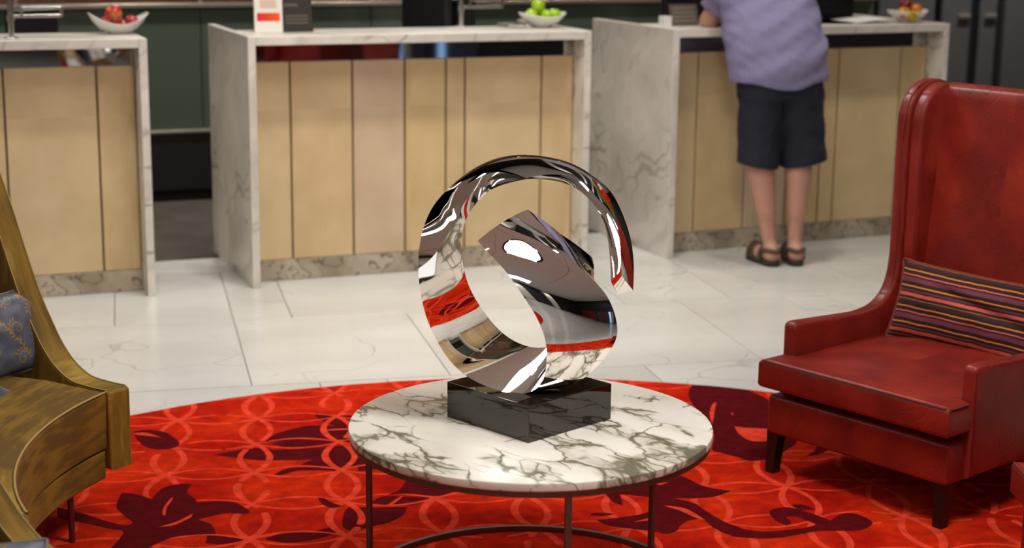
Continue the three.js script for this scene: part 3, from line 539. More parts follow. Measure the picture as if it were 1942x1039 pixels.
// ------------------------------------------------------------------ cushions
function cushion(w, h, th, o = {}) { // soft pillow standing in x-y, facing +z
  const pinch = o.pinch ?? 0.07, pw = o.p ?? 2.6, n = 44, r = rng(o.seed || 3), oy = r() * 10;
  const outline = (u, v) => { const cu = 1 - pinch * (1 - v * v) , cv = 1 - pinch * (1 - u * u); return [u * w / 2 * cu, v * h / 2 * cv]; };
  const side = (s) => surface(n, n, (a, b) => {
    const u = (a * 2 - 1) * s, v = b * 2 - 1, [x, y] = outline(u, v); const f = Math.pow(Math.max(0, (1 - Math.abs(u) ** pw) * (1 - Math.abs(v) ** pw)), 0.62);
    const wr = (o.wrinkle ?? 0.006) * (noise(x * 14 + oy, y * 14) + 0.5 * noise(x * 30, y * 30 + oy)) * Math.min(1, f * 3) + (o.fold ? o.fold(u, v) * f : 0);
    return [x, y, s * (th / 2 * f) + wr * s];
  }, (a, b) => { const u = (a * 2 - 1) * s, v = b * 2 - 1; return [(u + 1) * w / 2, (v + 1) * h / 2]; });
  const pts = []; for (let k = 0; k < 4; k++) for (let i = 0; i < 12; i++) { const q = i / 12 * 2 - 1, [u, v] = [[q, -1], [1, q], [-q, 1], [-1, -q]][k], [x, y] = outline(u, v); pts.push([x, y, 0]); }
  return { body: merge([side(1), side(-1)]), piping: tube(pts, 0.0045, 160, 6, true) };
}
// ------------------------------------------------------------------ red leather wing chairs
const armchair = thing('wing_armchair', 'dark red leather wing armchair with a striped cushion on its seat', 'armchair', [1.028, 0, -4.711], -49 * Math.PI / 180);
{
  const c = armchair, Y0 = 0.013;
  // one side: low arm that sweeps up into the wing
  const side = (x0, x1) => {
    const s = new THREE.Shape(); s.moveTo(-0.05, 0.15); s.lineTo(-0.05, 0.455); s.quadraticCurveTo(-0.05, 0.477, -0.075, 0.477); s.lineTo(-0.36, 0.462);
    s.bezierCurveTo(-0.5, 0.462, -0.555, 0.5, -0.562, 0.63); s.lineTo(-0.565, 1.06); s.bezierCurveTo(-0.57, 1.13, -0.62, 1.185, -0.7, 1.188); s.bezierCurveTo(-0.76, 1.188, -0.81, 1.17, -0.815, 1.12); s.lineTo(-0.72, 0.17); s.lineTo(-0.05, 0.15);
    const g = extrude(s, x1 - x0, 0.013, 20, 4); g.rotateY(-Math.PI / 2); g.translate(x1, 0, 0); // shape x -> +z axis
    return boxUV(creased(g, 50));
  };
  part(c, 'arm', side(-0.348, -0.3), M.leather); part(c, 'arm', side(0.3, 0.348), M.leather);
  // padding that thickens the wing above the arm
  for (const s of [-1, 1]) {
    const sh = new THREE.Shape(); sh.moveTo(-0.572, 0.64); sh.lineTo(-0.575, 1.05); sh.bezierCurveTo(-0.58, 1.125, -0.63, 1.176, -0.7, 1.18); sh.lineTo(-0.78, 1.16); sh.lineTo(-0.74, 0.5); sh.bezierCurveTo(-0.65, 0.48, -0.575, 0.52, -0.572, 0.64);
    const g = extrude(sh, 0.05, 0.014, 16, 4); g.rotateY(-Math.PI / 2); g.translate(s > 0 ? 0.305 : -0.253, 0, 0); part(c, 'wing_pad', boxUV(creased(g, 50)), M.leather);
    const pts = []; for (const [z, y] of [[-0.07, 0.474], [-0.36, 0.459], [-0.47, 0.47], [-0.535, 0.52], [-0.555, 0.63], [-0.558, 1.06], [-0.585, 1.135], [-0.64, 1.175], [-0.7, 1.184]]) pts.push([s * 0.31, y + 0.001, z + 0.0005]);
    part(c, 'seam', tube(pts, 0.0026, 90, 6), M.leather);
  }
  part(c, 'seat_base', boxUV(creased(rbox(-0.328, 0.328, 0.14, 0.262, -0.66, 0.032, 0.012, 4))), M.leather);
  // T-shaped cushion with a soft crown
  { const s = new THREE.Shape(); s.moveTo(-0.343, 0.062); s.lineTo(0.343, 0.062); s.lineTo(0.343, -0.045); s.lineTo(0.298, -0.053); s.lineTo(0.296, -0.62); s.lineTo(-0.296, -0.62); s.lineTo(-0.298, -0.053); s.lineTo(-0.343, -0.045); s.lineTo(-0.343, 0.062);
    const w = 0.343, top = surface(60, 60, (u, v) => { const z = mix(-0.62, 0.062, v), hw = z > -0.05 ? 0.343 : 0.296, x = (u * 2 - 1) * hw; return [x, 0, z]; });
    const crown = (x, z) => { const ex = smooth(0, 0.09, 0.343 - Math.abs(x)), ez = smooth(0, 0.08, 0.062 - z); return 0.028 * smooth(0, 0.3, 0.345 - Math.abs(x)) * smooth(0, 0.28, 0.064 - z) + 0.002 * noise(x * 9, z * 9) * ex * ez + 0.0018 * Math.abs(noise(x * 5 + z * 8, z * 4 + 7)) * ex * ez - 0.014 * Math.exp(-((x - 0.02) ** 2 + (z + 0.3) ** 2) / 0.02); };
    const g = extrude(s, 0.088, 0.014, 6, 5); g.rotateX(Math.PI / 2); g.translate(0, 0.375, 0);
    // finer top: replace flat top by a crowned sheet just above it
    const P = top.attributes.position; for (let i = 0; i < P.count; i++) { const x = P.getX(i), z = P.getZ(i), e = Math.min(1, Math.min((z > -0.05 ? 0.343 : 0.298) - Math.abs(x), 0.062 - z) / 0.014), r = e < 1 ? 0.014 * (1 - Math.sqrt(Math.max(0, 1 - (1 - e) ** 2))) : 0; P.setY(i, 0.3752 - r + crown(x, z)); }
    top.index.array.reverse(); top.computeVertexNormals();
    part(c, 'seat_cushion', [boxUV(creased(g, 50)), boxUV(top.toNonIndexed())], M.leather);
    part(c, 'seam', tube([[-0.33, 0.3745, 0.061], [0, 0.3745, 0.0615], [0.33, 0.3745, 0.061]], 0.0028, 40, 6), M.leather);
    part(c, 'seam', tube([[0.343, 0.3725, 0.05], [0.3435, 0.3725, -0.03]], 0.0026, 12, 6), M.leather);
  }
  { // raked back
    const s = new THREE.Shape(); s.moveTo(-0.595, 0.27); s.lineTo(-0.695, 1.13); s.bezierCurveTo(-0.7, 1.165, -0.71, 1.178, -0.74, 1.178); s.bezierCurveTo(-0.79, 1.178, -0.81, 1.165, -0.813, 1.13); s.lineTo(-0.715, 0.16); s.lineTo(-0.6, 0.16); s.lineTo(-0.595, 0.27);
    const g = extrude(s, 0.56, 0.012, 14, 4); g.rotateY(-Math.PI / 2); g.translate(0.28, 0, 0); part(c, 'backrest', boxUV(creased(g, 50)), M.leather);
  }
  for (const [x, z, k] of [[-0.31, 0.003, 1], [0.305, 0.003, 1], [-0.3, -0.62, -1], [0.3, -0.62, -1]]) {
    const g = new THREE.CylinderGeometry(0.03, 0.0215, 0.16, 4, 1); g.rotateY(Math.PI / 4); g.translate(0, 0.065 + 0.02, 0); const p = g.attributes.position; for (let i = 0; i < p.count; i++) { const y = p.getY(i), f = (0.145 - y) / 0.14; p.setZ(i, p.getZ(i) + k * 0.012 * f); }
    g.scale(1, (0.15 - Y0) / 0.16, 1); g.computeBoundingBox(); g.translate(x, Y0 - g.boundingBox.min.y, z); part(c, 'leg', creased(g, 30), M.legWood);
  }
}
{ const c2 = armchair.clone(); c2.name = numbered('wing_armchair'); c2.userData = { label: 'second red leather armchair, only its corner showing low at the right edge', category: 'armchair' }; c2.position.set(1.315, 0, -3.637); c2.rotation.y = -90 * Math.PI / 180; scene.add(c2); }
{ // striped cushion leaning in the chair
  const { body, piping } = cushion(0.5, 0.25, 0.13, { pinch: 0.05, seed: 8, wrinkle: 0.004, fold: (u, v) => -0.016 * Math.exp(-(((v - 0.55 + 0.9 * (u + 0.5) * 0.5) / 0.12) ** 2)) * smooth(-0.6, -0.1, u) });
  const a = -49 * Math.PI / 180, t = thing('striped_cushion', 'striped lumbar cushion in maroon, coral and orange lying in the red leather armchair', 'cushion');
  const put = new THREE.Group(); put.rotation.set(-0.28, 0.1, -0.04, 'YXZ');
  const m = new THREE.Matrix4().compose(new THREE.Vector3(0, 0, 0), new THREE.Quaternion().setFromEuler(put.rotation), new THREE.Vector3(1, 1, 1));
  body.applyMatrix4(m); piping.applyMatrix4(m);
  t.position.set(1.028 + 0.0 * Math.cos(a) - 0.5 * Math.sin(a), 0.5, -4.711); t.rotation.y = a;
  const loc = new THREE.Vector3(-0.018, 0.492, -0.528).applyAxisAngle(new THREE.Vector3(0, 1, 0), a); t.position.set(1.028 + loc.x, loc.y, -4.711 + loc.z);
  part(t, 'cover', body, M.stripe); part(t, 'piping', piping, M.stripe);
}
// ------------------------------------------------------------------ curved gold velvet sofa
const SC = [-0.1036, -3.9957], SR = 1.088;
{
  const t = thing('curved_sofa', 'curved gold velvet sofa at the left edge carrying two blue-grey pillows', 'sofa', [SC[0], 0, SC[1]]);
  const A0 = 202.3 * Math.PI / 180, A1 = 151 * Math.PI / 180;
  const sweep = (prof, a0, a1, n = 48) => { // closed profile of [r, y]
    const m = prof.length, len = [0]; for (let i = 1; i <= m; i++) len.push(len[i - 1] + Math.hypot(prof[i % m][0] - prof[i - 1][0], prof[i % m][1] - prof[i - 1][1]));
    const g = surface(m, n, (u, v) => { const q = prof[Math.round(u * m) % m], a = mix(a0, a1, v); return [q[0] * Math.cos(a), q[1], q[0] * Math.sin(a)]; }, (u, v) => [len[Math.round(u * m)], (mix(a0, a1, v) - A1) * 1.3 + 0.1]);
    const caps = [a0, a1].map((a, k) => { const s = new THREE.ShapeGeometry(new THREE.Shape(prof.map(([x, y]) => new THREE.Vector2(x, y)))); const p = s.attributes.position; for (let i = 0; i < p.count; i++) { const r = p.getX(i); p.setXYZ(i, r * Math.cos(a), p.getY(i), r * Math.sin(a)); } s.computeVertexNormals(); return s; });
    const N = g.toNonIndexed(); const cg = creasedUV(N, 45); return merge([cg, ...caps]);
  };
  const round = (pts, r, n = 5) => { const out = []; const m = pts.length; for (let i = 0; i < m; i++) { const a = pts[(i + m - 1) % m], b = pts[i], c = pts[(i + 1) % m], rr = b[2] ?? r, la = Math.hypot(a[0] - b[0], a[1] - b[1]), lc = Math.hypot(c[0] - b[0], c[1] - b[1]), p = [b[0] + (a[0] - b[0]) / la * rr, b[1] + (a[1] - b[1]) / la * rr], q = [b[0] + (c[0] - b[0]) / lc * rr, b[1] + (c[1] - b[1]) / lc * rr];
      for (let k = 0; k <= n; k++) { const f = k / n; out.push([mix(mix(p[0], b[0], f), mix(b[0], q[0], f), f), mix(mix(p[1], b[1], f), mix(b[1], q[1], f), f)]); } } return out; };
  const span = A0 - 0.001, end = A1 + 0.001;
  part(t, 'seat_cushion', sweep(round([[SR + 0.005, 0.235], [SR, 0.398], [SR + 0.2, 0.412], [SR + 0.5, 0.405], [SR + 0.51, 0.235]], 0.012), span, end), M.velvet);
  part(t, 'seat_rail', sweep(round([[SR + 0.012, 0.15], [SR + 0.01, 0.232], [SR + 0.55, 0.232], [SR + 0.55, 0.15]], 0.008), span, end), M.velvet);
  part(t, 'backrest', sweep(round([[SR + 0.43, 0.36], [SR + 0.46, 0.47, 0.05], [SR + 0.515, 0.66, 0.05], [SR + 0.57, 0.88, 0.05], [SR + 0.6, 1.02, 0.02], [SR + 0.66, 1.02, 0.02], [SR + 0.62, 0.16]], 0.015), span, end), M.velvet);
  { const pts = []; for (let i = 0; i <= 40; i++) { const a = mix(span, end, i / 40); pts.push([Math.cos(a) * (SR + 0.003), 0.4, Math.sin(a) * (SR + 0.003)]); } part(t, 'welt', tube(pts, 0.0035, 90, 6), M.welt); }
  const rim = [[0.03, 0.4015], [0.086, 0.4], [0.162, 0.404], [0.226, 0.431], [0.279, 0.476], [0.331, 0.546], [0.372, 0.61], [0.412, 0.69], [0.442, 0.756], [0.481, 0.844], [0.521, 0.924], [0.553, 0.99]];
  const panel = (deg, corner, off) => {
    const s = new THREE.Shape(); s.moveTo(0, 0.176); s.lineTo(0, 0.39); s.quadraticCurveTo(0, 0.4015, 0.012, 0.4015); s.splineThru(rim.map(([x, y]) => new THREE.Vector2(x, y))); s.bezierCurveTo(0.57, 1.03, 0.63, 1.03, 0.645, 0.99); s.lineTo(0.6, 0.176); s.lineTo(0, 0.176);
    const g = extrude(s, 0.075, 0.006, 30, 3), e = deg * Math.PI / 180, ex = Math.cos(e), ez = Math.sin(e); g.translate(0, 0, off);
    const m = new THREE.Matrix4().makeBasis(new THREE.Vector3(ex, 0, ez), new THREE.Vector3(0, 1, 0), new THREE.Vector3(-ez, 0, ex)); const out = boxUV(creased(g, 40)); out.applyMatrix4(m); out.translate(corner[0], 0, corner[1]);
    const pl = part(t, 'end_panel', out, M.velvet);
    const seam = (zz) => { const q = tube([[0.001, 0.38, zz], [0.012, 0.4025, zz], ...rim.map(([x, y]) => [x, y + 0.001, zz])], 0.0022, 90, 5); q.applyMatrix4(m); q.translate(corner[0], 0, corner[1]); return q; };
    part(pl, 'seam', merge([seam(off + 0.003), seam(off + 0.072)]), M.welt);
  };
  panel(217, [-1.103 - SC[0], -4.406 - SC[1]], 0.0);
  panel(165, [SR * Math.cos(A1), SR * Math.sin(A1)], -0.075);
  for (const a of [195, 177, 157]) for (const rr of [SR + 0.035, SR + 0.48]) { const an = a * Math.PI / 180; part(t, 'leg', bar([rr * Math.cos(an), 0.0, rr * Math.sin(an)], [rr * Math.cos(an), 0.152, rr * Math.sin(an)], 0.0085, 14).translate(0, 0.013, 0), M.redRod, 'thin dark red rod leg'); }
}
{ const c = scene.getObjectByName('curved_sofa').clone(); c.name = numbered('curved_sofa'); tag(c, 'second gold velvet sofa, only the rim of its end panel showing at bottom left', 'sofa'); c.position.set(0.345, 0, -3.0); c.rotation.y = 19.5 * Math.PI / 180; scene.add(c); }
function creasedUV(g, deg) { const uv = g.attributes.uv; const o = creased(g, deg); o.setAttribute('uv', uv); return o; }
function throwPillow(label, pos, rot, w, h, th, seed) {
  const { body, piping } = cushion(w, h, th, { seed, pinch: 0.05, wrinkle: 0.006 });
  const t = thing('throw_pillow', label, 'pillow', pos, 0); t.rotation.set(rot[0], rot[1], rot[2], 'YXZ'); part(t, 'cover', body, M.damask); part(t, 'piping', piping, M.damask);
}
throwPillow('blue-grey satin pillow with gold scrolls leaning in the corner of the gold sofa', [-1.455, 0.515, -4.54], [-0.3, 0.95, 0.04], 0.34, 0.235, 0.1, 4);
throwPillow('blue-grey satin pillow lying flat in front of the leaning pillow', [-1.5, 0.45, -4.24], [-1.1, 1.2, 0.2], 0.3, 0.26, 0.09, 6);
throwPillow('blue-grey satin pillow whose edge shows at the very bottom left corner', [-0.985, 0.45, -2.93], [-0.95, 0.35, -0.05], 0.24, 0.2, 0.08, 9);
// ------------------------------------------------------------------ things on the desks
function on(i, x, depth, y = TOP) { const o = deskAt(deskX[i], y, 0), c = Math.cos(deskTurn[i]), s = Math.sin(deskTurn[i]); return [o[0] + x * c - depth * s, y, o[2] - x * s - depth * c]; }
function rotated(g, rx = 0, ry = 0, rz = 0) { g.applyMatrix4(new THREE.Matrix4().makeRotationFromEuler(new THREE.Euler(rx, ry, rz, 'YXZ'))); return g; }
const bowlBase = (sx, sz, peak) => { // porcelain bowl with a rim that rises at both ends
  const prof = [[0, 0.004], [0.03, 0.004], [0.034, 0], [0.042, 0], [0.046, 0.006], [0.075, 0.02], [0.1, 0.042], [0.112, 0.058], [0.109, 0.06], [0.098, 0.045], [0.07, 0.026], [0.04, 0.012], [0, 0.01]];
  const g = lathe(prof, 64), p = g.attributes.position;
  for (let i = 0; i < p.count; i++) { const a = Math.atan2(p.getZ(i), p.getX(i)), y = p.getY(i), f = y / 0.06; p.setY(i, y + peak * f * f * Math.cos(2 * a) * 0.5 + peak * f * f * 0.25); p.setX(i, p.getX(i) * (sx * (1 + 0.12 * f))); p.setZ(i, p.getZ(i) * sz); }
  return creased(g, 50);
};
const skinTex = (a, b) => texture(128, 128, 1, (x, y) => mix3(a, b, smooth(-0.25, 0.35, fbm(x * 3, y * 5, 3))));
const appleMat = [[[176, 22, 26], [206, 120, 44]], [[160, 14, 24], [192, 60, 40]], [[150, 190, 18], [176, 208, 40]], [[206, 110, 24], [222, 150, 30]], [[190, 150, 20], [206, 176, 30]], [[110, 12, 20], [150, 30, 28]]].map(([a, b]) => phys({ map: skinTex(a, b), roughness: 0.3, clearcoat: 0.3 }));
const appleGeo = creased(lathe([[0.0001, 0.006], [0.008, 0.001], [0.018, 0.002], [0.03, 0.014], [0.036, 0.032], [0.035, 0.048], [0.027, 0.061], [0.015, 0.066], [0.006, 0.062], [0.0001, 0.056]], 28), 60);
const stemGeo = tube([[0, 0.055, 0], [0.001, 0.066, 0], [0.004, 0.075, 0.002]], 0.0014, 6, 5);
const pearGeo = creased(lathe([[0.0001, 0.004], [0.01, 0], [0.026, 0.008], [0.035, 0.028], [0.032, 0.046], [0.02, 0.066], [0.014, 0.08], [0.006, 0.086], [0.0001, 0.086]], 24), 60);
const stemMat = std({ color: lin(0.05, 0.03, 0.015), roughness: 0.8 });
function fruit(name, label, category, group, geo, mat, pos, rot, s = 1) {
  const t = thing(name, label, category, pos, 0, group); t.rotation.set(...rot); t.scale.setScalar(s); part(t, 'flesh', geo, mat); part(t, 'stem', geo === pearGeo ? stemGeo.clone().translate(0, 0.022, 0) : stemGeo, stemMat);
}
function bowl(label, p, turn, sx, sz, peak, list) {
  const t = thing('fruit_bowl', label, 'bowl', p, turn); part(t, 'basin', bowlBase(sx, sz, peak), M.porcelain);
  for (const f of list) { const v = new THREE.Vector3(f.at[0], f.at[1], f.at[2]).applyAxisAngle(new THREE.Vector3(0, 1, 0), turn); fruit(f.name, f.label, f.category, f.group, f.pear ? pearGeo : appleGeo, appleMat[f.mat], [p[0] + v.x, p[1] + v.y, p[2] + v.z], f.rot, f.s || 1); }
}
const A = (mat, at, rot, label, group, s, name = 'apple', pear) => ({ name, category: name, mat, at, rot, label, group, s, pear });
bowl('white boat-shaped bowl of red apples on the left desk', on(0, 1.6, 0.3), DESK_TURN, 1.08, 0.82, 0.05, [
  A(0, [-0.01, 0.058, 0.0], [0.3, 0, 0.2], 'red and yellow apple on top of the fruit in the left bowl', 0, 1.05), A(1, [0.048, 0.022, 0.02], [0.2, 1, -0.4], 'dark red apple at the right of the left bowl', 0, 0.9), A(1, [-0.052, 0.024, 0.0], [-0.3, 2, 0.3], 'small dark red apple at the left of the left bowl', 0, 0.8), A(0, [0.0, 0.02, -0.045], [0.2, 3, 0], 'red apple at the back of the left bowl', 0, 0.85)]);
bowl('white oval bowl of green apples on the middle desk', on(1, 1.53, 0.28), DESK_TURN, 0.98, 0.9, 0.02, [[-0.05, 0.026, 0.012], [0.0, 0.024, 0.046], [0.055, 0.026, 0.01], [0.025, 0.024, -0.045], [-0.04, 0.026, -0.045], [-0.025, 0.072, 0.0]].map((at, i) => A(2, at, [0.4 * Math.sin(i * 2), i, 0.4 * Math.cos(i * 3)], ['green apple at the front left of the pile in the middle bowl', 'green apple at the front of the pile in the middle bowl', 'green apple at the right of the pile in the middle bowl', 'green apple at the back right of the middle bowl', 'green apple at the back left of the middle bowl', 'green apple on top of the pile in the middle bowl'][i], 'green apples in the middle bowl', 0.95)));
bowl('white footed bowl of mixed fruit at the right end of the right desk', on(2, 1.5, 0.14), deskTurn[2], 0.92, 0.92, 0.01, [
  A(3, [0.05, 0.03, 0.01], [0.2, 0, 0.2], 'orange fruit at the right of the mixed fruit bowl', 0, 1, 'orange'), A(5, [-0.01, 0.058, -0.01], [0.3, 1, 0], 'dark red apple on top of the mixed fruit bowl', 0, 0.95), A(3, [-0.05, 0.025, 0.025], [0.2, 2, 0.3], 'orange fruit at the left of the mixed fruit bowl', 0, 0.9, 'orange'), A(4, [0.0, 0.02, 0.05], [0.9, 0.3, 0.4], 'yellow pear at the front of the mixed fruit bowl', 0, 0.9, 'pear', true), A(5, [0.02, 0.02, -0.05], [0, 0, 0], 'dark red apple at the back of the mixed fruit bowl', 0, 0.9)]);
{ const t = thing('serving_tray', 'thin grey tray under the bowl of green apples', 'tray', on(1, 1.46, 0.3, TOP), DESK_TURN); part(t, 'plate', rbox(-0.13, 0.0, 0.0002, 0.012, -0.08, 0.08, 0.004), M.steel); for (const z of [0.074, -0.08]) part(t, 'rim', rbox(-0.13, 0, 0.012, 0.018, z, z + 0.006, 0.002), M.steel); }
// signs: printed cards on easel stands
function printed(w, h, draw) { const N = 512, cv = document.createElement('canvas'); cv.width = N; cv.height = Math.round(N * h / w); const c = cv.getContext('2d'); draw(c, cv.width, cv.height); const d = c.getImageData(0, 0, cv.width, cv.height).data, o = new Uint8Array(d.length), W = cv.width * 4; for (let j = 0; j < cv.height; j++) o.set(d.subarray(j * W, j * W + W), (cv.height - 1 - j) * W); const t = dataTexture(o, cv.width, cv.height, 1); t.repeat.set(1, 1); return t; }
function card(name, label, p, turn, w, h, tilt, map, edge, parts) {
  const t = thing(name, label, 'sign', p, turn), f = new THREE.PlaneGeometry(w - 0.004, h - 0.004), b = rbox(-w / 2, w / 2, 0, h, -0.008, 0, 0.002); f.translate(0, h / 2, 0.0006); rotated(b, -tilt); rotated(f, -tilt);
  part(t, 'card', b, edge); part(t, 'print', f, std({ map, roughness: 0.5 }));
  const s = rbox(-w * 0.25, w * 0.25, 0, h * 0.55, -0.004, 0, 0.001); rotated(s, 0.35); s.translate(0, 0, -Math.sin(tilt) * h * 0.55 - Math.sin(0.35) * h * 0.55 - 0.006); s.translate(0, 0.002, 0.0); part(t, 'easel_strut', s, M.plastic);
}
card('standing_card', 'white upright card with a red band standing on the middle desk', on(1, 0.145, 0.2), DESK_TURN - 0.08, 0.13, 0.3, 0.1, printed(0.13, 0.3, (c, w, h) => { c.fillStyle = '#e9e1d8'; c.fillRect(0, 0, w, h); c.fillStyle = '#d8bdac'; c.fillRect(w * .2, h * .33, w * .6, h * .3); c.fillStyle = '#8d8480'; c.fillRect(w * .2, h * .25, w * .5, h * .035); const g = c.createLinearGradient(0, 0, w, 0); g.addColorStop(.1, '#d21f2c'); g.addColorStop(.9, '#f05a00'); c.fillStyle = g; c.fillRect(w * .08, h * .7, w * .84, h * .13); }), M.paper);
card('standing_card', 'black upright sign with grey print beside the white card', on(1, 0.285, 0.22), DESK_TURN + 0.1, 0.155, 0.2, 0.16, printed(0.155, 0.2, (c, w, h) => { c.fillStyle = '#2b2521'; c.fillRect(0, 0, w, h); c.fillStyle = '#5c534b'; c.fillRect(w * .1, h * .34, w * .45, h * .07); for (let k = 0; k < 3; k++) { c.fillStyle = '#6f665b'; c.fillRect(w * .14, h * (.62 + k * .08), w * .72, h * .025); } c.fillStyle = '#4d4541'; c.fillRect(w * .2, h * .1, w * .55, h * .14); }), M.plastic);
card('standing_card', 'brown-grey tent sign with pale lines at the left end of the right desk', on(2, 0.19, 0.22), deskTurn[2], 0.165, 0.112, 0.3, printed(0.165, 0.112, (c, w, h) => { c.fillStyle = '#5a5146'; c.fillRect(0, 0, w, h); for (let k = 0; k < 4; k++) { c.fillStyle = '#857b6c'; c.fillRect(w * .1, h * (.15 + k * .2), w * .8, h * .06); } }), M.plastic);
{ const t = thing('card_box', 'small white box beside the brown tent sign on the right desk', 'box', on(2, 0.085, 0.24), deskTurn[2]); part(t, 'body', rbox(-0.022, 0.022, 0.0002, 0.042, -0.03, 0.03, 0.002), M.paper); part(t, 'lid', rbox(-0.0235, 0.0235, 0.042, 0.048, -0.0315, 0.0315, 0.002), M.paper); }
{ const t = thing('open_folder', 'flat open folder of white papers on the right desk beside the fruit bowl', 'papers', on(2, 1.17, 0.26), deskTurn[2] - 0.1); for (const [s, r] of [[-1, 0.1], [1, -0.02]]) { const g = rbox(0, 0.21, 0.0, 0.004, -0.13, 0.13, 0.001); rotated(g, 0, 0, 0.08); if (s < 0) g.scale(-1, 1, 1), g.index && g.index.array.reverse(); g.translate(0, 0.002, 0); part(t, 'sheet', g, M.paper); } part(t, 'cover', rbox(-0.215, 0.215, 0.0002, 0.0025, -0.135, 0.135, 0.001), M.plastic); }
// silver display stands with an open frame arm, and the monitors behind them on the work surface
function stand(label, p, turn, arm) {
  const t = thing('display_stand', label, 'stand', p, turn);
  part(t, 'foot', lathe([[0, 0], [0.03, 0], [0.03, 0.004], [0.026, 0.007], [0.014, 0.009], [0, 0.009]], 32), M.steel); part(t, 'post', bar([0, 0.006, 0], [0, 0.42, 0], 0.0125, 20), M.steel);
  part(t, 'clamp', [bar([0, 0.075, 0], [0, 0.1, 0], 0.018, 20)], M.steel);
  const y = 0.088, z = 0.0; part(t, 'frame_arm', [rbox(0.01, arm, y, y + 0.014, -0.008, 0.008, 0.003), rbox(0.04, arm, y + 0.036, y + 0.048, -0.008, 0.008, 0.003), rbox(arm - 0.014, arm, y, y + 0.048, -0.008, 0.008, 0.003), rbox(0.04, 0.054, y, y + 0.048, -0.008, 0.008, 0.003)], M.steel);
}
stand('silver post with an open frame arm on the left desk', on(0, 1.12, 0.12), DESK_TURN, 0.22);
stand('silver post with an open frame arm behind the middle desk counter', on(1, 1.15, 0.4), DESK_TURN, 0.22);
function monitor(label, p, turn, w, h, d = 0.06) {
  const t = thing('computer_monitor', label, 'monitor', p, turn);
  part(t, 'shell', rbox(-w / 2, w / 2, 0.16, 0.16 + h, -0.025, 0.025, 0.012, 3), M.plastic); part(t, 'screen', rbox(-w / 2 + 0.012, w / 2 - 0.012, 0.175, 0.148 + h, -0.0265, -0.0245, 0.0008), M.screen);
  part(t, 'neck', rbox(-0.03, 0.03, 0.01, 0.3, 0.012, 0.04, 0.006), M.plastic); part(t, 'foot', rbox(-0.11, 0.11, 0, 0.014, -0.08, 0.09, 0.005), M.plastic);
}
monitor('black monitor seen from behind at the left desk, partly out of frame', on(0, 0.99, 0.62, 0.75), DESK_TURN, 0.2, 0.5);
monitor('black monitor in shadow beside the silver post of the left desk', on(0, 1.26, 0.66, 0.75), DESK_TURN + 0.5, 0.26, 0.33);
monitor('black monitor seen from behind at the middle desk', on(1, 1.04, 0.6, 0.75), DESK_TURN - 1.05, 0.3, 0.56);
monitor('small black monitor beside the silver post of the middle desk', on(1, 1.27, 0.7, 0.75), DESK_TURN + 0.6, 0.16, 0.36);
monitor('black monitor to the left of the person at the right desk', on(2, 0.45, 0.62, 0.75), deskTurn[2], 0.34, 0.6);
monitor('wide black monitor to the right of the person at the right desk', on(2, 1.26, 0.6, 0.75), deskTurn[2], 0.42, 0.62);
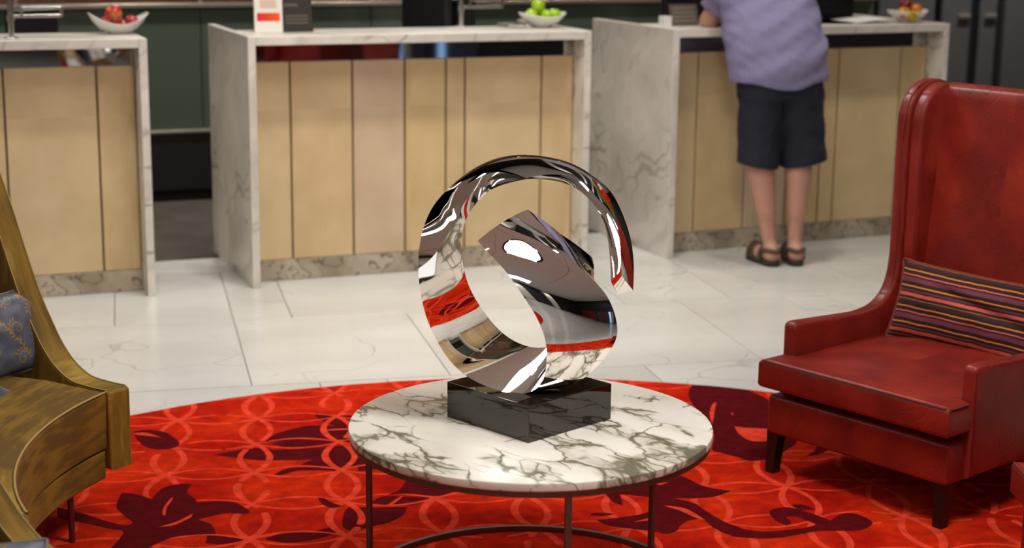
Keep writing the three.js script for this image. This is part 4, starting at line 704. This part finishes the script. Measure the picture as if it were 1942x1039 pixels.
// ------------------------------------------------------------------ the person leaning on the right desk, seen from behind
{
  const P = [1.338, 0, -8.165], t = thing('person', 'person from behind in lilac shirt, navy shorts and brown sandals, leaning on a desk', 'person', P, 0.16);
  // local: x right, y up, z towards the viewer (behind the person)
  const J = { ankL: [-0.062, 0.09, 0.02], kneeL: [-0.125, 0.48, 0.0], hipL: [-0.14, 0.9, -0.02], ankR: [0.062, 0.09, 0.02], kneeR: [0.07, 0.48, 0.0], hipR: [0.05, 0.9, -0.02], pel: [-0.045, 0.96, -0.01], waist: [-0.06, 1.1, -0.05], chest: [-0.085, 1.3, -0.14], neck: [-0.085, 1.47, -0.25], shL: [-0.25, 1.4, -0.2], shR: [0.1, 1.4, -0.2], elL: [-0.315, 1.178, -0.34], elR: [0.21, 1.178, -0.47], wrL: [-0.19, 1.18, -0.56], wrR: [0.05, 1.18, -0.62], head: [-0.085, 1.62, -0.32] };
  const leg = (x, y, z, k) => { const s = k === 'L' ? -1 : 1; let d = dist(x, y, z, J['hip' + k], J['knee' + k], 0.098, 0.062); const kn = J['knee' + k], an = J['ank' + k];
    d = smin(d, dist(x, y, z, kn, an, 0.056, 0.034), 0.03); d = smin(d, dist(x, y, z, [mix(kn[0], an[0], 0.12), 0.44, 0.018], [mix(kn[0], an[0], 0.55), 0.27, 0.022], 0.06, 0.042), 0.03);
    return smin(d, dist(x, y, z, [an[0], 0.075, 0.045], [an[0], 0.05, 0.05], 0.032, 0.032), 0.03); };
  const foot = (x, y, z, k) => { const an = J['ank' + k], a = k === 'L' ? -0.2 : 0.16, fx = Math.sin(a), fz = -Math.cos(a); const hx = an[0], hz = an[2] + 0.03; let d = dist(x, y, z, [hx, 0.055, hz], [hx + fx * 0.16, 0.045, hz + fz * 0.16], 0.034, 0.03); d = smin(d, dist(x, y, z, [hx + fx * 0.1, 0.045, hz + fz * 0.1], [hx + fx * 0.2, 0.038, hz + fz * 0.2], 0.038, 0.022), 0.03);
    for (let i = 0; i < 5; i++) { const o = (i - 2) * 0.0165, l = 0.215 - Math.abs(i - (k === 'L' ? 3.6 : 0.4)) * 0.009; d = smin(d, dist(x, y, z, [hx + fx * 0.17 - fz * o, 0.038, hz + fz * 0.17 + fx * o], [hx + fx * l - fz * o, 0.032, hz + fz * l + fx * o], 0.0105, 0.009), 0.008); } return d; };
  const torso = (x, y, z) => { const e = (c, a, b, cc) => { const q = Math.hypot((x - c[0]) / a, (y - c[1]) / b, (z - c[2]) / cc); return (q - 1) * Math.min(a, b, cc); };
    let d = e(J.pel, 0.185, 0.15, 0.13); d = smin(d, e(J.waist, 0.185, 0.16, 0.125), 0.08); d = smin(d, e(J.chest, 0.195, 0.2, 0.125), 0.08); d = smin(d, dist(x, y, z, J.shL, J.shR, 0.075, 0.075), 0.07); return smin(d, dist(x, y, z, J.neck, J.head, 0.06, 0.058), 0.05); };
  const arm = (x, y, z, k) => { let d = dist(x, y, z, J['sh' + k], J['el' + k], 0.058, 0.044); return smin(d, dist(x, y, z, J['el' + k], J['wr' + k], 0.042, 0.028), 0.02); };
  const hand = (x, y, z, k) => { const w = J['wr' + k], s = k === 'L' ? 1 : -1; let d = dist(x, y, z, w, [w[0] + 0.03 * s, 1.165, w[2] - 0.06], 0.026, 0.024); d = smin(d, dist(x, y, z, [w[0] - 0.005, 1.166, w[2] - 0.03], [w[0] + 0.0, 1.165, w[2] - 0.075], 0.02, 0.017), 0.02);
    for (let i = 0; i < 4; i++) { const b = [w[0] - 0.012 * s + i * 0.02 * s, 1.168, w[2] - 0.085 - (i === 1 || i === 2 ? 0.006 : 0)], l = [0.034, 0.04, 0.044, 0.036][i]; const m = [b[0], 1.172, b[2] - l], e = [m[0] + 0.003 * s, 1.157, m[2] - l * 0.75]; d = smin(d, dist(x, y, z, b, m, 0.0095, 0.0088), 0.006); d = smin(d, dist(x, y, z, m, e, 0.0088, 0.0075), 0.004); }
    const tb = [w[0] + 0.034 * s, 1.163, w[2] - 0.03], tm = [w[0] + 0.062 * s, 1.164, w[2] - 0.06]; d = smin(d, dist(x, y, z, tb, tm, 0.013, 0.011), 0.012); return smin(d, dist(x, y, z, tm, [tm[0] + 0.006 * s, 1.158, tm[2] - 0.03], 0.0105, 0.0085), 0.005); };
  const head = (x, y, z) => { const c = J.head, X = x - c[0], Y = y - c[1] - 0.02, Z = z - c[2]; let d = (Math.hypot(X / 0.076, Y / 0.105, Z / 0.096) - 1) * 0.076; d = smin(d, dist(x, y, z, [c[0], c[1] - 0.06, c[2] - 0.045], [c[0], c[1] - 0.085, c[2] - 0.06], 0.045, 0.032), 0.03);
    d = smin(d, dist(x, y, z, [c[0], c[1] + 0.015, c[2] - 0.094], [c[0], c[1] - 0.018, c[2] - 0.112], 0.008, 0.013), 0.012); for (const s of [-1, 1]) { d = smin(d, dist(x, y, z, [c[0] + s * 0.078, c[1] + 0.02, c[2] + 0.0], [c[0] + s * 0.08, c[1] - 0.018, c[2] - 0.008], 0.014, 0.01), 0.008); d = smin(d, dist(x, y, z, [c[0] + s * 0.03, c[1] + 0.016, c[2] - 0.088], [c[0] + s * 0.032, c[1] + 0.016, c[2] - 0.088], 0.012, 0.012), 0.004); }
    d = smin(d, dist(x, y, z, [c[0] - 0.02, c[1] - 0.05, c[2] - 0.098], [c[0] + 0.02, c[1] - 0.05, c[2] - 0.098], 0.007, 0.007), 0.008); return d; };
  const all = (x, y, z) => { let d = torso(x, y, z); for (const k of ['L', 'R']) { d = smin(d, leg(x, y, z, k), 0.05); if (y < 0.2) d = smin(d, foot(x, y, z, k), 0.02); if (y > 1.05) d = smin(d, arm(x, y, z, k), 0.04); } if (y > 1.1 && z < -0.45) d = Math.min(d, hand(x, y, z, 'L'), hand(x, y, z, 'R')); if (y > 1.4) d = smin(d, head(x, y, z), 0.03); return d; };
  const body = [solid(all, [-0.48, 0.0, -0.75], [0.32, 1.78, 0.2], 0.0125)];
  const figure = part(t, 'body', body, M.skin);
  const eye = std({ color: lin(0.7, 0.7, 0.68), roughness: 0.2 }); for (const s of [-1, 1]) { const g = new THREE.SphereGeometry(0.0125, 16, 12); g.translate(J.head[0] + s * 0.031, J.head[1] + 0.016, J.head[2] - 0.0895); part(t, 'eye', g, eye); }
  part(t, 'hair', solid((x, y, z) => { const c = J.head, Y = y - c[1] - 0.03, Z = z - c[2] - 0.008; const h = (Math.hypot((x - c[0]) / 0.087, Y / 0.11, Z / 0.105) - 1) * 0.087 + 0.003 * noise(x * 90, y * 40 + z * 60); return smax(h, Math.min(0.02 - Y, 9) * 0.8 - (z - c[2] + 0.05) * 0.9, 0.01); }, [-0.2, 1.5, -0.45], [0.03, 1.78, -0.18], 0.0075), M.hair);
  // loose short-sleeved shirt
  part(t, 'shirt', solid((x, y, z) => {
    const q = x * 0.82 + y * 0.57, q2 = -x * 0.57 + y * 0.82, wr = 0.01 * noise(q * 3.2, q2 * 13 + 3) * smooth(0.85, 1.0, y) + 0.003 * noise(x * 22 + y * 14, y * 20);
    const f = sat((y - 0.88) / 0.5), cx = mix(-0.052, -0.088, f), cz = -0.01 - 0.15 * f * f, a = 0.215 + 0.004 * Math.sin(f * 3.1), b = 0.152;
    let d = (Math.hypot((x - cx) / a, (z - cz) / b) - 1) * 0.15; d = Math.max(d, y - 1.36); d = smin(d, torso(x, y, z) - 0.027, 0.06);
    for (const k of ['L', 'R']) { const s = J['sh' + k], l = J['el' + k], ex = s.map((v, i) => mix(v, l[i], 0.72)); let a = dist(x, y, z, s, ex, 0.085, 0.074); const n = [l[0] - s[0], l[1] - s[1], l[2] - s[2]], L = Math.hypot(...n), h = ((x - ex[0]) * n[0] + (y - ex[1]) * n[1] + (z - ex[2]) * n[2]) / L; a = Math.max(a, h); d = smin(d, a, 0.05); }
    d = smax(d, y - 1.535 + 0.2 * (z + 0.25), 0.01); const hem = 0.875 + 0.03 * smooth(-0.05, -0.24, x) + 0.035 * smooth(-0.02, 0.14, x); return smax(d + wr, hem - y, 0.006);
  }, [-0.5, 0.78, -0.55], [0.33, 1.56, 0.22], 0.013), M.shirt);
  // navy shorts with wide legs
  part(t, 'shorts', solid((x, y, z) => {
    const wr = 0.006 * noise(x * 10, y * 9 + 4) + 0.003 * noise(x * 26, y * 22); const el = (cx, cz, a, b) => (Math.hypot((x - cx) / a, (z - cz) / b) - 1) * Math.min(a, b);
    const f = sat((0.92 - y) / 0.42); let d = Math.min(el(mix(-0.125, -0.135, f), -0.01, mix(0.115, 0.1, f), mix(0.125, 0.115, f)), el(mix(0.045, 0.1, f), -0.01, mix(0.12, 0.118, f), mix(0.125, 0.115, f)));
    const hips = el(-0.045, -0.01, 0.198, 0.14); d = smin(d, Math.max(hips, 0.84 - y), 0.05); d = Math.max(d, y - 1.0); const hem = x < -0.03 ? 0.475 + (-0.03 - x) * 0.15 : 0.485 + x * 0.18; return smax(d + wr, hem - y, 0.006);
  }, [-0.3, 0.44, -0.2], [0.26, 1.02, 0.18], 0.012), M.navy);
  for (const k of ['L', 'R']) { // sandals: sole, two straps and a heel strap each
    const an = J['ank' + k], a = k === 'L' ? -0.2 : 0.16, fx = Math.sin(a), fz = -Math.cos(a), hx = an[0], hz = an[2] + 0.03;
    const s = new THREE.Shape(); s.absellipse(0, 0.02, 0.04, 0.045, Math.PI, 2 * Math.PI, false); s.bezierCurveTo(0.042, 0.1, 0.052, 0.14, 0.05, 0.18); s.bezierCurveTo(0.046, 0.25, -0.03, 0.265, -0.045, 0.2); s.bezierCurveTo(-0.05, 0.14, -0.042, 0.1, -0.04, 0.02);
    const g = extrude(s, 0.026, 0.005, 12, 2); g.rotateX(-Math.PI / 2); g.rotateY(-a); g.translate(hx - fx * 0.02, 0.0, hz - fz * 0.02); const sd = part(t, 'sandal', creased(g, 40), M.sole);
    const at = (o, l, y) => [hx + fx * l - fz * o, y, hz + fz * l + fx * o];
    for (const l of [0.05, 0.125, 0.165]) part(sd, 'strap', tube([at(-0.045, l, 0.02), at(-0.04, l, 0.06), at(0, l + 0.01, l < 0.1 ? 0.105 : 0.088), at(0.04, l, 0.06), at(0.045, l, 0.02)], 0.011, 24, 8), M.sandal);
    part(sd, 'strap', tube([at(-0.038, 0.05, 0.075), at(-0.036, 0.0, 0.08), at(0, -0.043, 0.078), at(0.036, 0.0, 0.08), at(0.038, 0.05, 0.075)], 0.012, 24, 8), M.sandal);
  }
}
scene.traverse((o) => { if (o.isMesh) { o.castShadow = true; o.receiveShadow = true; } });
renderer.render(scene, camera);
